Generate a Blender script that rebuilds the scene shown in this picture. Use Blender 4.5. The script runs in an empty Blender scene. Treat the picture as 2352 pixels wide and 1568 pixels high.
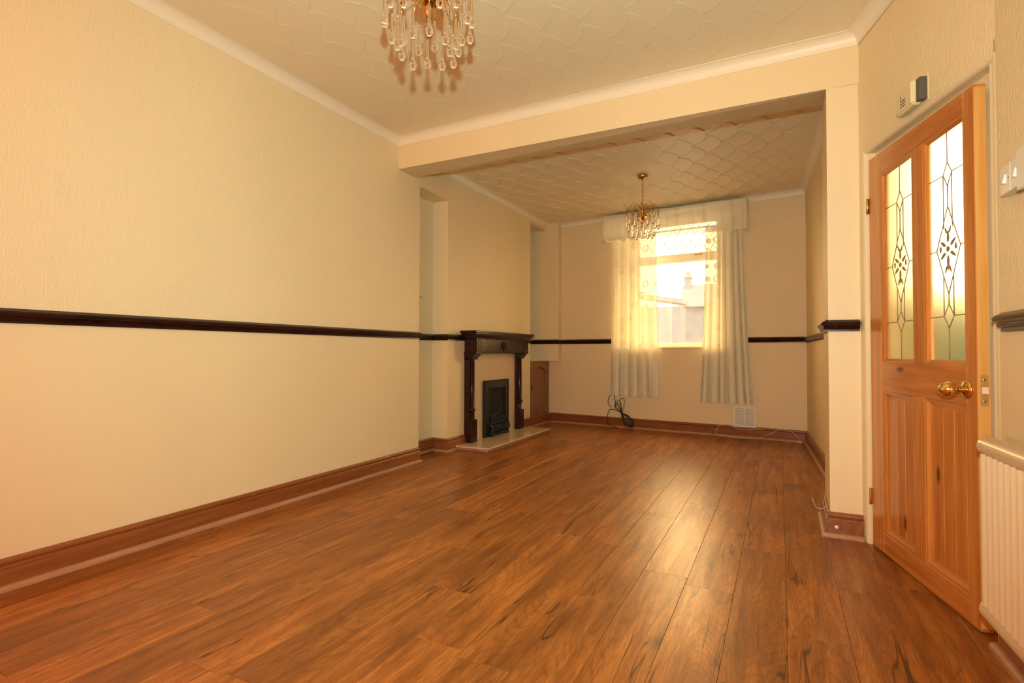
import bpy, bmesh, math, random
import numpy as np
from mathutils import Vector, Matrix

S = bpy.context.scene
COL = S.collection
random.seed(7)
R = math.radians

# ---------------------------------------------------------------- camera
cam_d = bpy.data.cameras.new('camera')
cam = bpy.data.objects.new('camera', cam_d); COL.objects.link(cam)
cam_d.sensor_width = 36.0
cam_d.lens = 36.0 * 1220.84 / 2352.0
cam_d.clip_start = 0.02
_y, _p, _r = R(26.771), R(1.150), R(0.132)
_f = Vector((-math.sin(_y)*math.cos(_p), math.cos(_y)*math.cos(_p), math.sin(_p)))
_x = Vector((math.cos(_y), math.sin(_y), 0)); _u = _x.cross(_f)
_x, _u = _x*math.cos(_r)+_u*math.sin(_r), -_x*math.sin(_r)+_u*math.cos(_r)
cam.matrix_world = Matrix(((_x.x, _u.x, -_f.x, 0), (_x.y, _u.y, -_f.y, 0), (_x.z, _u.z, -_f.z, 0.99), (0, 0, 0, 1)))
S.camera = cam

# ---------------------------------------------------------------- world and light
W = bpy.data.worlds.new('sky'); S.world = W; W.use_nodes = True
W.node_tree.nodes['Background'].inputs[0].default_value = (1.0, 0.65, 0.27, 1)
W.node_tree.nodes['Background'].inputs[1].default_value = 17.0

def light(name, kind, loc, energy, color, rot=(0, 0, 0), **kw):
    d = bpy.data.lights.new(name, kind); d.energy = energy; d.color = color
    for k, v in kw.items(): setattr(d, k, v)
    o = bpy.data.objects.new(name, d); COL.objects.link(o); o.location = loc; o.rotation_euler = rot
    return o
# the photographer's flash just above the lens
flash = light('camera_flash', 'SPOT', (0.0, 0.0, 1.20), 312, (0.68, 0.98, 0.85), shadow_soft_size=0.018, spot_size=R(134), spot_blend=1.0)
flash.rotation_euler = Vector((-math.sin(R(29))*math.cos(R(8)), math.cos(R(29))*math.cos(R(8)), math.sin(R(8)))).to_track_quat('-Z', 'Y').to_euler()
# orange fill light added in the unseen front window opening behind the photographer
fw = light('front_window_fill', 'AREA', (-0.95, -2.66, 1.70), 112, (1.0, 0.26, 0.06), (R(90), 0, R(180)), shape='RECTANGLE', size=2.3, size_y=1.7)
# portal in the rear window opening guides the sky light into the room
pt = light('rear_window_portal', 'AREA', (-1.15, 7.10, 1.80), 1, (1, 1, 1), (R(-90), 0, R(-6.2)), shape='RECTANGLE', size=1.30, size_y=1.5)
pt.data.cycles.is_portal = True

cy = S.cycles                                         # keep the light paths affordable
cy.max_bounces = 8; cy.diffuse_bounces = 4; cy.glossy_bounces = 3; cy.transmission_bounces = 6; cy.transparent_max_bounces = 10
cy.adaptive_threshold = .10; cy.caustics_refractive = False; cy.caustics_reflective = False
vs = S.view_settings
vs.view_transform = 'Standard'; vs.look = 'None'; vs.exposure = 0.08; vs.gamma = 1.0
vs.use_curve_mapping = False

# ---------------------------------------------------------------- material helpers
def srgb(r, g, b):
    c = lambda v: (v/255/12.92) if v/255 <= .04045 else ((v/255+.055)/1.055)**2.4
    return (c(r), c(g), c(b), 1)

class NT:
    def __init__(s, name):
        s.m = bpy.data.materials.new(name); s.m.use_nodes = True
        s.t = s.m.node_tree; s.n = s.t.nodes; s.l = s.t.links
        s.bsdf = s.n['Principled BSDF']; s.out = s.n['Material Output']
    def add(s, typ, **kw):
        n = s.n.new(typ)
        for k, v in kw.items():
            if k[0] == 'i' and k[1:].isdigit(): s.put(n.inputs[int(k[1:])], v)
            else: setattr(n, k, v)
        return n
    def put(s, sock, v):
        if hasattr(v, 'is_output') or isinstance(v, bpy.types.NodeSocket): s.l.new(v, sock)
        elif isinstance(v, bpy.types.Node): s.l.new(v.outputs[0], sock)
        else: sock.default_value = v
    def math(s, op, a, b=0.0, c=0.0):
        return s.add('ShaderNodeMath', operation=op, i0=a, i1=b, i2=c).outputs[0]
    def mix(s, fac, a, b):
        n = s.n.new('ShaderNodeMix'); n.data_type = 'RGBA'
        s.put(n.inputs[0], fac); s.put(n.inputs[6], a); s.put(n.inputs[7], b); return n.outputs[2]
    def ramp(s, fac, stops):
        n = s.n.new('ShaderNodeValToRGB'); s.put(n.inputs[0], fac)
        e = n.color_ramp.elements
        while len(e) < len(stops): e.new(0.5)
        for i, (p, c) in enumerate(stops):
            e[i].position = p; e[i].color = c if hasattr(c, '__len__') else (c, c, c, 1)
        return n.outputs[0]
    def coord(s, scale=(1, 1, 1), rnd=False, rot=(0, 0, 0)):
        tc = s.add('ShaderNodeTexCoord'); v = tc.outputs['Object']
        if rnd:
            oi = s.add('ShaderNodeObjectInfo')
            mul = s.math('MULTIPLY', oi.outputs['Random'], 57.0)
            cx = s.add('ShaderNodeCombineXYZ', i0=mul, i1=mul, i2=mul)
            v = s.add('ShaderNodeVectorMath', operation='ADD', i0=v, i1=cx.outputs[0]).outputs[0]
        mp = s.add('ShaderNodeMapping'); s.put(mp.inputs[0], v); mp.inputs[2].default_value = rot; mp.inputs[3].default_value = scale
        return mp.outputs[0]
    def noise(s, vec, scale, detail=3, rough=.5, dist=0.0):
        n = s.add('ShaderNodeTexNoise'); s.put(n.inputs['Vector'], vec); n.inputs['Scale'].default_value = scale
        n.inputs['Detail'].default_value = detail; n.inputs['Roughness'].default_value = rough; n.inputs['Distortion'].default_value = dist
        return n.outputs[0]
    def bump(s, h, strength=.3, dist=.01, normal=None):
        n = s.add('ShaderNodeBump'); s.put(n.inputs['Height'], h); n.inputs['Strength'].default_value = strength; n.inputs['Distance'].default_value = dist
        if normal is not None: s.put(n.inputs['Normal'], normal)
        return n.outputs[0]
    def set(s, **kw):
        for k, v in kw.items():
            s.put(s.bsdf.inputs[k.replace('_', ' ')], v)
        return s.m

def plain(name, col, rough=.5, metal=0.0, **kw):
    t = NT(name); return t.set(Base_Color=col, Roughness=rough, Metallic=metal, **kw)

def wallpaper(name, col, kind):
    t = NT(name)
    if kind == 'blown':      # blown vinyl: irregular vertical squiggles
        h = t.noise(t.coord((1, 1, .30)), 130, 2, .6, .8); st, di = .55, .004
    elif kind == 'fine':     # finely ribbed lower wall paper
        h = t.noise(t.coord((1, 1, .045)), 260, 1, .6); st, di = .18, .002
    else:                    # speckled plaster
        h = t.noise(t.coord(), 170, 2, .6); st, di = 1.0, .008
    v = t.noise(t.coord((1, 1, .5)), 1.3, 1, .6)
    c = t.mix(t.ramp(v, [(.3, 0.0), (.75, 1.0)]), col, tuple(x*.95 for x in col[:3])+(1,))
    n = t.bump(h, st, di)
    return t.set(Base_Color=c, Roughness=.55 if kind != 'speckle' else .45, Normal=n)

def wood(name, light_c, dark_c, axis, rough=.35, scale=1.0, knots=True, knot_c=None, rnd=True, contrast=1.0, coat=0.0):
    """long grain along `axis` ('x','y','z') of the object's own coordinates"""
    t = NT(name)
    ln = .05
    sc = {'x': (ln, 1, 1), 'y': (1, ln, 1), 'z': (1, 1, ln)}[axis]
    kn = {'x': (.35, 1, 1), 'y': (1, .35, 1), 'z': (1, 1, .35)}[axis]
    v = t.coord(sc, rnd)
    warp = t.noise(v, 6*scale, 1, .5)
    g1 = t.noise(v, 38*scale, 3, .6, .6)
    g2 = t.noise(v, 170*scale, 1, .6)
    f = t.math('ADD', t.math('MULTIPLY', g1, .75), t.math('MULTIPLY', warp, .35))
    f = t.math('ADD', f, t.math('MULTIPLY', g2, .18))
    c = t.mix(t.ramp(f, [(.46, 0.0), (.82, 1.0*contrast)]), light_c, dark_c)
    if knots:
        vo = t.add('ShaderNodeTexVoronoi', feature='F1'); vo.voronoi_dimensions = '2D'
        sp = t.add('ShaderNodeSeparateXYZ', i0=t.coord(kn, rnd)); cb = t.add('ShaderNodeCombineXYZ', i0=sp.outputs[1 if axis == 'y' else 0], i1=sp.outputs[2])
        t.put(vo.inputs['Vector'], cb.outputs[0]); vo.inputs['Scale'].default_value = 5.0*scale
        k = t.ramp(vo.outputs['Distance'], [(.03, 1.0), (.085, 0.0)])
        pick = t.add('ShaderNodeSeparateColor'); t.put(pick.inputs[0], vo.outputs['Color'])
        k = t.math('MULTIPLY', k, t.math('GREATER_THAN', pick.outputs[0], .72))
        c = t.mix(k, c, knot_c or dark_c)
    return t.set(Base_Color=c, Roughness=rough, Coat_Weight=coat, Coat_Roughness=.15)

M = {}
WALL = (.86, .71, .45, 1)
M['paper'] = wallpaper('blown_wallpaper', WALL, 'blown')
M['paper_low'] = wallpaper('ribbed_wallpaper', (.85, .69, .425, 1), 'fine')
M['speckle'] = wallpaper('speckled_plaster', (.84, .67, .42, 1), 'speckle')
M['paint'] = plain('white_paint', (.85, .70, .44, 1), .35)
M['cornice'] = plain('cornice_paint', (.88, .78, .62, 1), .4)
M['radiator'] = plain('radiator_enamel', (.70, .54, .34, 1), .30)
M['upvc'] = plain('white_upvc', (.85, .85, .82, 1), .3)
M['plastic'] = plain('white_plastic', (.80, .76, .68, 1), .35)
M['cream_plastic'] = plain('aged_cream_plastic', (.74, .66, .38, 1), .35)
M['latch'] = plain('lacquered_latch_plate', (.58, .34, .10, 1), .35, .3)
M['dark'] = plain('dark_slot', (.03, .02, .015, 1), .7)
M['red_board'] = plain('circuit_board', (.10, .09, .08, 1), .5)
M['brass'] = plain('polished_brass', (.86, .60, .22, 1), .12, 1.0)
M['brass_dull'] = plain('worn_brass', (.55, .36, .14, 1), .3, 1.0)
M['gilt'] = plain('gilt_metal', (.62, .36, .13, 1), .22, 1.0)
M['copper'] = plain('painted_hinge', (.50, .17, .05, 1), .4)
M['iron'] = plain('black_cast_iron', (.012, .012, .013, 1), .45)
M['soot'] = plain('soot', (.006, .0055, .005, 1), .9)
M['coal'] = plain('ceramic_coal', (.022, .020, .019, 1), .9)
M['cable_black'] = plain('black_cable', (.012, .012, .014, 1), .4)
M['cable_white'] = plain('white_cable', (.66, .58, .46, 1), .5)
M['steel'] = plain('steel_screw', (.55, .52, .48, 1), .3, 1.0)
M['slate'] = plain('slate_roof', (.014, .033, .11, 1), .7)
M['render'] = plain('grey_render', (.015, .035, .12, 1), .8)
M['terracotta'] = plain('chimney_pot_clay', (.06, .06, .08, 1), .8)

def mahogany():
    t = NT('dark_mahogany')
    f = t.noise(t.coord((1, .08, .3), False), 40, 3, .6, .5)
    c = t.mix(t.ramp(f, [(.35, 0.0), (.7, 1.0)]), (.040, .009, .006, 1), (.013, .004, .003, 1))
    return t.set(Base_Color=c, Roughness=.24, Specular_IOR_Level=.28)
M['mahogany'] = mahogany()
M['skirting'] = wood('varnished_pine_skirting', (.34, .115, .034, 1), (.20, .055, .014, 1), 'y', .32, 1.0, True, (.05, .015, .006, 1), False)
M['skirting_x'] = wood('varnished_pine_skirting_x', (.34, .115, .034, 1), (.20, .055, .014, 1), 'x', .32, 1.0, True, (.05, .015, .006, 1), False)
M['bead'] = wood('unvarnished_bead', (.50, .27, .15, 1), (.36, .17, .09, 1), 'y', .5, 1.0, False, None, False)
M['pine_v'] = wood('pine_upright', (.70, .285, .065, 1), (.46, .14, .026, 1), 'z', .28, 1.0, True, (.12, .03, .008, 1), True, 1.0, .3)
M['pine_h'] = wood('pine_rail', (.68, .265, .060, 1), (.44, .13, .025, 1), 'x', .28, 1.0, True, (.12, .03, .008, 1), True, 1.0, .3)
M['pine_edge'] = wood('pine_lit_edge', (.80, .46, .15, 1), (.66, .33, .08, 1), 'z', .4, 1.0, False)  # paler pine, bright light on the door edge put into its colour
M['cupboard_wood'] = wood('cupboard_pine', (.30, .125, .045, 1), (.20, .075, .025, 1), 'z', .4, 1.0, True, (.07, .02, .01, 1))

def laminate():
    t = NT('oak_laminate')
    oi = t.add('ShaderNodeObjectInfo'); rnd = oi.outputs['Random']
    v = t.coord((1, .075, 1), True)
    # cathedral figure: rings bent by low noise
    lo = t.noise(t.coord((1, .16, 1), True), 5.5, 1, .5, .3)
    rings = t.math('SINE', t.math('MULTIPLY', lo, 210.0))
    rings = t.ramp(t.math('MULTIPLY_ADD', rings, .5, .5), [(.35, 0.0), (.80, .25), (1.0, 1.0)])
    fine = t.noise(v, 230, 2, .7)
    mid = t.noise(v, 26, 3, .6, .5)
    base = t.ramp(mid, [(.28, srgb(200, 130, 60)), (.5, srgb(174, 106, 46)), (.75, srgb(132, 76, 31))])
    c = t.mix(t.math('MULTIPLY', rings, .32), base, srgb(108, 58, 22))
    c = t.mix(t.math('MULTIPLY', t.ramp(fine, [(.42, 0.0), (.70, 1.0)]), .55), c, srgb(112, 62, 26))
    # smoky darker patches
    sm = t.noise(t.coord((1, .4, 1), True), 4.0, 2, .6)
    c = t.mix(t.math('MULTIPLY', t.ramp(sm, [(.50, 0.0), (.74, 1.0)]), .55), c, srgb(92, 50, 24))
    # splits: thin dark wandering lines
    cr = t.noise(t.coord((1, .07, 1), True), 8.0, 3, .55, .1)
    line = t.ramp(t.math('ABSOLUTE', t.math('SUBTRACT', cr, .5)), [(.0, 1.0), (.010, 0.0)])
    gate = t.ramp(t.noise(t.coord((1, .5, 1), True), 3.9, 1, .5), [(.55, 0.0), (.59, 1.0)])
    ck = t.math('MULTIPLY', line, gate)
    c = t.mix(t.math('MULTIPLY', ck, .85), c, srgb(46, 24, 12))
    # knots
    vo = t.add('ShaderNodeTexVoronoi', feature='F1'); t.put(vo.inputs['Vector'], t.coord((1, .5, 1), True)); vo.inputs['Scale'].default_value = 4.2
    pk = t.add('ShaderNodeSeparateColor'); t.put(pk.inputs[0], vo.outputs['Color'])
    k = t.math('MULTIPLY', t.ramp(vo.outputs['Distance'], [(.03, 1.0), (.14, 0.0)]), t.math('GREATER_THAN', pk.outputs[0], .66))
    c = t.mix(t.math('MULTIPLY', k, .75), c, srgb(58, 30, 14))
    # plank to plank tone
    tone = t.add('ShaderNodeHueSaturation'); t.put(tone.inputs['Color'], c); t.put(tone.inputs['Value'], t.math('MULTIPLY_ADD', rnd, .34, .84))
    n = t.bump(fine, .10, .0010)
    rg = t.math('MULTIPLY_ADD', mid, .14, .27)
    return t.set(Base_Color=tone.outputs[0], Roughness=rg, Normal=n, Specular_IOR_Level=.34)
M['laminate'] = laminate()

def artex():
    t = NT('combed_ceiling_plaster')
    at = t.add('ShaderNodeAttribute', attribute_name='comb')
    w = t.math('SINE', t.math('MULTIPLY', at.outputs['Fac'], 1100.0))
    nz = t.noise(t.coord(), 60, 1, .6)
    n = t.bump(t.math('ADD', t.math('MULTIPLY', w, .5), t.math('MULTIPLY', nz, .8)), .16, .0015)
    return t.set(Base_Color=(.86, .73, .52, 1), Roughness=.40, Normal=n)
M['artex'] = artex()

def marble():
    t = NT('cream_marble')
    f = t.noise(t.coord(), 9, 5, .6, .8)
    c = t.mix(t.ramp(f, [(.4, 0.0), (.7, 1.0)]), (.72, .55, .38, 1), (.62, .44, .28, 1))
    return t.set(Base_Color=c, Roughness=.18)
M['marble'] = marble()
M['back_panel'] = plain('beige_fire_panel', (.66, .49, .30, 1), .35)

def sheer(name, transp, trans_c, diff_c):
    t = NT(name)
    vo = t.add('ShaderNodeTexVoronoi', feature='F1'); t.put(vo.inputs['Vector'], t.coord((1, .0, 1))); vo.inputs['Scale'].default_value = 6.5
    vo.inputs['Randomness'].default_value = .45
    d = vo.outputs['Distance']
    mot = t.ramp(d, [(.08, .55), (.13, 0.0), (.20, .0), (.24, .7), (.30, .75), (.34, 0.0)])
    wv = t.noise(t.coord((1, 0, 1)), 700, 1, .5)
    tr = t.add('ShaderNodeBsdfTranslucent'); t.put(tr.inputs[0], t.mix(mot, trans_c, tuple(x*.72 for x in trans_c[:3])+(1,)))
    df = t.add('ShaderNodeBsdfDiffuse'); t.put(df.inputs[0], t.mix(mot, diff_c, tuple(x*.86 for x in diff_c[:3])+(1,)))
    tp = t.add('ShaderNodeBsdfTransparent')
    m1 = t.add('ShaderNodeMixShader'); m1.inputs[0].default_value = .80; t.l.new(tr.outputs[0], m1.inputs[1]); t.l.new(df.outputs[0], m1.inputs[2])
    m2 = t.add('ShaderNodeMixShader'); t.put(m2.inputs[0], t.math('MULTIPLY_ADD', mot, -.12, transp)); t.l.new(m1.outputs[0], m2.inputs[1]); t.l.new(tp.outputs[0], m2.inputs[2])
    t.l.new(m2.outputs[0], t.out.inputs[0])
    return t.m
M['sheer'] = sheer('sheer_curtain', .085, (.80, .90, .82, 1), (.96, .88, .72, 1))
M['pelmet'] = sheer('sheer_pelmet', .14, (.80, .90, .82, 1), (.96, .88, .72, 1))
M['hem'] = sheer('curtain_hem', .05, (.80, .90, .82, 1), (.96, .88, .72, 1))

def pane_clear():
    t = NT('dusty_window_glass')
    tp = t.add('ShaderNodeBsdfTransparent'); gl = t.add('ShaderNodeBsdfGlossy'); gl.inputs['Roughness'].default_value = .02
    df = t.add('ShaderNodeBsdfDiffuse'); df.inputs[0].default_value = (.8, .8, .75, 1)
    tl = t.add('ShaderNodeBsdfTranslucent'); tl.inputs[0].default_value = (.8, .8, .75, 1)
    ad = t.add('ShaderNodeMixShader'); ad.inputs[0].default_value = .7; t.l.new(df.outputs[0], ad.inputs[1]); t.l.new(tl.outputs[0], ad.inputs[2])
    sp = t.ramp(t.noise(t.coord(), 55, 3, .7), [(.68, 0.0), (.76, 1.0)])
    hz = t.noise(t.coord(), 4, 3, .6)
    fac = t.math('ADD', t.math('MULTIPLY', sp, .30), t.math('MULTIPLY', hz, .10))
    m1 = t.add('ShaderNodeMixShader'); m1.inputs[0].default_value = .05; t.l.new(tp.outputs[0], m1.inputs[1]); t.l.new(gl.outputs[0], m1.inputs[2])
    m2 = t.add('ShaderNodeMixShader'); t.put(m2.inputs[0], fac); t.l.new(m1.outputs[0], m2.inputs[1]); t.l.new(ad.outputs[0], m2.inputs[2])
    t.l.new(m2.outputs[0], t.out.inputs[0]); return t.m
M['pane'] = pane_clear()
M['frosted'] = plain('frosted_glass', (.80, .86, .80, 1), .30, 0.0, Transmission_Weight=1.0, IOR=1.22)
M['glass'] = plain('clear_drop_glass', (1, .98, .95, 1), .02, 0.0, Transmission_Weight=1.0, IOR=1.45)
def bulb_mat():
    t = NT('clear_bulb_glass')
    tp = t.add('ShaderNodeBsdfTransparent'); tp.inputs[0].default_value = (.96, .92, .85, 1); gl = t.add('ShaderNodeBsdfGlossy'); gl.inputs['Roughness'].default_value = .05
    lw = t.add('ShaderNodeLayerWeight'); lw.inputs[0].default_value = .35
    m1 = t.add('ShaderNodeMixShader'); t.put(m1.inputs[0], t.math('MULTIPLY_ADD', lw.outputs['Facing'], .5, .05)); t.l.new(tp.outputs[0], m1.inputs[1]); t.l.new(gl.outputs[0], m1.inputs[2])
    t.l.new(m1.outputs[0], t.out.inputs[0]); return t.m
M['bulb'] = bulb_mat()
M['came'] = plain('lead_came', (.20, .19, .18, 1), .5)
M['etch'] = plain('bronze_leading', (.30, .22, .12, 1), .4)
M['subfloor'] = plain('subfloor_board', (.03, .018, .010, 1), .9)
M['hall_wall'] = plain('hall_wall_paint', (.58, .70, .74, 1), .6)
M['hall_floor'] = plain('hall_floor_tile', (.35, .31, .24, 1), .5)
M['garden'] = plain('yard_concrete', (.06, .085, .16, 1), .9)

# ---------------------------------------------------------------- mesh helpers
class MB:
    def __init__(s): s.v = []; s.f = []; s.mi = []; s.sm = []
    def _a(s, vs, fs, mi=0, smooth=False):
        b = len(s.v); s.v += [tuple(v) for v in vs]
        for f in fs: s.f.append(tuple(i+b for i in f)); s.mi.append(mi); s.sm.append(smooth)
        return s
    def box(s, x0, x1, y0, y1, z0, z1, mi=0):
        vs = [(x, y, z) for z in (z0, z1) for y in (y0, y1) for x in (x0, x1)]
        return s._a(vs, [(0, 2, 3, 1), (4, 5, 7, 6), (0, 1, 5, 4), (2, 6, 7, 3), (0, 4, 6, 2), (1, 3, 7, 5)], mi)
    def cbox(s, x0, x1, y0, y1, z0, z1, c=.004, mi=0):
        """box with chamfered edges"""
        c = min(c, (x1-x0)*.49, (y1-y0)*.49, (z1-z0)*.49)
        bm = bmesh.new(); bmesh.ops.create_cube(bm, size=1.0)
        for v in bm.verts:
            v.co = Vector(((x0+x1)/2+v.co.x*(x1-x0), (y0+y1)/2+v.co.y*(y1-y0), (z0+z1)/2+v.co.z*(z1-z0)))
        bmesh.ops.bevel(bm, geom=list(bm.edges), offset=c, segments=1, affect='EDGES')
        bm.verts.index_update()
        s._a([v.co for v in bm.verts], [[v.index for v in f.verts] for f in bm.faces], mi); bm.free(); return s
    def prism(s, poly, z0, z1, mi=0, axis='z', ztop=None):
        """extrude a polygon; axis z: poly=(x,y); axis x: poly=(y,z); axis y: poly=(x,z). z0/z1 may be callables of (a,b)"""
        n = len(poly)
        g = lambda z, p: z(*p) if callable(z) else z
        mk = {'z': lambda p, t: (p[0], p[1], t), 'x': lambda p, t: (t, p[0], p[1]), 'y': lambda p, t: (p[0], t, p[1])}[axis]
        vs = [mk(p, g(z0, p)) for p in poly]+[mk(p, g(z1, p)) for p in poly]
        ar = sum(poly[i][0]*poly[(i+1) % n][1]-poly[(i+1) % n][0]*poly[i][1] for i in range(n))
        fl = (ar > 0) != (axis == 'y')
        fs = [tuple(range(n-1, -1, -1)), tuple(range(n, 2*n))]+[(i, (i+1) % n, n+(i+1) % n, n+i) for i in range(n)]
        if not fl: fs = [tuple(reversed(f)) for f in fs]
        return s._a(vs, fs, mi)
    def tube(s, pts, r, n=8, mi=0, cap=True, closed=False):
        pts = [Vector(p) for p in pts]; rs = r if hasattr(r, '__len__') else [r]*len(pts)
        vs = []; fs = []; prev = None; m = len(pts)
        for i, p in enumerate(pts):
            a = pts[i-1] if (i > 0 or closed) else pts[i]; b = pts[(i+1) % m] if (i < m-1 or closed) else pts[i]
            d = (b-a).normalized()
            if prev is None: prev = d.orthogonal().normalized()
            prev = (prev-d*prev.dot(d)).normalized() if (prev-d*prev.dot(d)).length > 1e-6 else d.orthogonal().normalized()
            q = d.cross(prev)
            for k in range(n):
                t = 2*math.pi*k/n; vs.append(p+(prev*math.cos(t)+q*math.sin(t))*rs[i])
        for i in range(m if closed else m-1):
            j = (i+1) % m
            for k in range(n): fs.append((i*n+k, i*n+(k+1) % n, j*n+(k+1) % n, j*n+k))
        if cap and not closed:
            fs.append(tuple(range(n-1, -1, -1))); fs.append(tuple((m-1)*n+k for k in range(n)))
        return s._a(vs, fs, mi, True)
    def lathe(s, prof, n=20, c=(0, 0, 0), axis='z', mi=0, a0=0, a1=2*math.pi, smooth=True):
        """profile of (radius, height)"""
        full = abs(a1-a0-2*math.pi) < 1e-6; m = n if full else n+1
        vs = []; fs = []
        for (r, h) in prof:
            for k in range(m):
                t = a0+(a1-a0)*k/n; x, y = r*math.cos(t), r*math.sin(t)
                p = {'z': (x, y, h), 'x': (h, x, y), 'y': (y, h, x)}[axis]
                vs.append((p[0]+c[0], p[1]+c[1], p[2]+c[2]))
        for i in range(len(prof)-1):
            for k in range(n):
                k2 = (k+1) % m if full else k+1
                fs.append((i*m+k, i*m+k2, (i+1)*m+k2, (i+1)*m+k))
        return s._a(vs, fs, mi, smooth)
    def sweep(s, path, prof, side=1, mi=0, zf=None, caps=True, smooth=False):
        """sweep profile [(out,z)] along a plan polyline, mitred; side=+1: out is to the left of travel. zf(x,y) adds height"""
        P = [Vector(p[:2]) for p in path]; n = len(P); rows = []
        for i in range(n):
            d0 = (P[i]-P[i-1]).normalized() if i else None; d1 = (P[i+1]-P[i]).normalized() if i < n-1 else None
            n0 = Vector((-d0.y, d0.x))*side if d0 else None; n1 = Vector((-d1.y, d1.x))*side if d1 else None
            if n0 is None: m = n1
            elif n1 is None: m = n0
            else:
                m = (n0+n1); m = m/max(.2, m.dot(n0))
            rows.append([(P[i].x+m.x*o, P[i].y+m.y*o, z+(zf(P[i].x, P[i].y) if zf else 0)) for o, z in prof])
        k = len(prof); vs = [v for r in rows for v in r]; fs = []
        for i in range(n-1):
            for j in range(k-1):
                f = (i*k+j, i*k+j+1, (i+1)*k+j+1, (i+1)*k+j)
                fs.append(f if side > 0 else f[::-1])
        if caps:
            c0 = tuple(range(k)); c1 = tuple((n-1)*k+j for j in range(k))
            fs.append(c0[::-1] if side > 0 else c0); fs.append(c1 if side > 0 else c1[::-1])
        return s._a(vs, fs, mi, smooth)
    def mesh(s, name):
        me = bpy.data.meshes.new(name); me.from_pydata(s.v, [], s.f)
        me.polygons.foreach_set('material_index', s.mi); me.polygons.foreach_set('use_smooth', s.sm); me.update(); return me
    def build(s, name, mats, parent=None, **kw):
        return link(name, s.mesh(name), mats, parent, **kw)

def link(name, me, mats, parent=None, loc=(0, 0, 0), rot=(0, 0, 0)):
    if mats is not None and not me.materials:
        for m in (mats if isinstance(mats, (list, tuple)) else [mats]): me.materials.append(M[m] if isinstance(m, str) else m)
    o = bpy.data.objects.new(name, me); COL.objects.link(o); o.parent = parent; o.location = loc; o.rotation_euler = rot
    return o
def tag(o, label=None, cat=None, group=None, kind=None):
    if label: o['label'] = label
    if cat: o['category'] = cat
    if group: o['group'] = group
    if kind: o['kind'] = kind
    return o
def thing(name, loc, rz=0, label=None, cat=None, group=None, kind=None):
    o = bpy.data.objects.new(name, None); COL.objects.link(o); o.location = loc; o.rotation_euler = (0, 0, rz); o.empty_display_size = .05
    return tag(o, label, cat, group, kind)
def copy_tree(o, parent=None):
    c = o.copy(); COL.objects.link(c); c.parent = parent
    for ch in list(o.children): copy_tree(ch, c)
    return c
def struct(mb, name, mats, label, cat, parent=None, **kw):
    return tag(mb.build(name, mats, parent, **kw), label, cat, None, 'structure')

# ---------------------------------------------------------------- plan of the two knocked-through rooms
A0 = (-2.830, -2.60); A1 = (-2.930, 3.930)            # left wall of the near room
AX = -3.14; BX = -2.960                               # alcove back, chimney breast front
BY0, BY1 = 4.440, 6.405                               # breast from / to
F0 = (-2.960, 7.060); F1 = (0.262, 6.710)             # far wall
RR = (0.400, 3.780)                                   # rear right wall meets the pier
PL = 0.236; PY0, PY1 = 3.375, 3.780                   # pier
P0 = (0.385, 3.375); P1 = (0.660, 2.335)              # angled door wall
Q1 = (0.877, -2.60)                                   # near right wall end
ZREAR = 2.818
def zc(x, y): return 2.826-.0329*(x+2.93)+.011*(y-3.6)   # the near ceiling sags a little to the right
def lerp(a, b, t): return a+(b-a)*t
LOW = 1.12                                            # height where the two wallpapers meet behind the dado rail

def two_tone(mb, poly, ztop):
    mb.prism(poly, 0, LOW, 1); mb.prism(poly, LOW, ztop, 0)
    return mb
# ---- floor
fl = MB().box(-3.3, 2.2, -2.75, 7.6, -.06, -.010)
floor = struct(fl, 'floor', 'subfloor', 'brown oak laminate plank floor running through both rooms', 'floor')
PW, PLn, G = .1925, 1.215, .0004
def plank_mesh(length):
    b = .0009; hw, hl = PW/2-G, length/2-G; t = .0; z1 = .010
    vs = [(-hw, -hl, 0), (hw, -hl, 0), (hw, hl, 0), (-hw, hl, 0),
          (-hw, -hl, z1-b), (hw, -hl, z1-b), (hw, hl, z1-b), (-hw, hl, z1-b),
          (-hw+b, -hl+b, z1), (hw-b, -hl+b, z1), (hw-b, hl-b, z1), (-hw+b, hl-b, z1)]
    fs = [(3, 2, 1, 0)]+[(i, (i+1) % 4, 4+(i+1) % 4, 4+i) for i in range(4)]+[(4+i, 4+(i+1) % 4, 8+(i+1) % 4, 8+i) for i in range(4)]+[(8, 9, 10, 11)]
    mb = MB(); mb._a(vs, fs); return mb.mesh('plank')
pm = plank_mesh(PLn); cut = {}
ends = {-2: 3.29, -1: 3.67, 0: 2.38, 1: 2.95, 2: 3.35, 3: 2.62, -3: 2.70, -4: 3.95, -5: 3.10, -6: 2.30, -7: 3.50, -8: 2.85, -9: 3.75, -10: 3.20, -11: 2.50, -12: 3.85, -13: 2.95, -14: 3.4}
for k in range(-14, 6):
    xa = -.37+k*PW; xc = xa+PW/2
    if xa > .90: continue
    e = ends.get(k, 2.2+((k*.617) % 1)*1.2)
    y = e-PLn*math.ceil((e+2.65)/PLn)
    ymax = 7.08 if xc < .45 else (3.4 if xc < .6 else 2.75)
    while y < ymax:
        y0, y1 = max(y, -2.65), min(y+PLn, 7.10)
        if y1-y0 > .04:
            ln = y1-y0
            if abs(ln-PLn) < 1e-4: me = pm
            else: me = plank_mesh(ln)
            link('plank', me, 'laminate', floor, (xc, (y0+y1)/2, -.010))
        y += PLn

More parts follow.
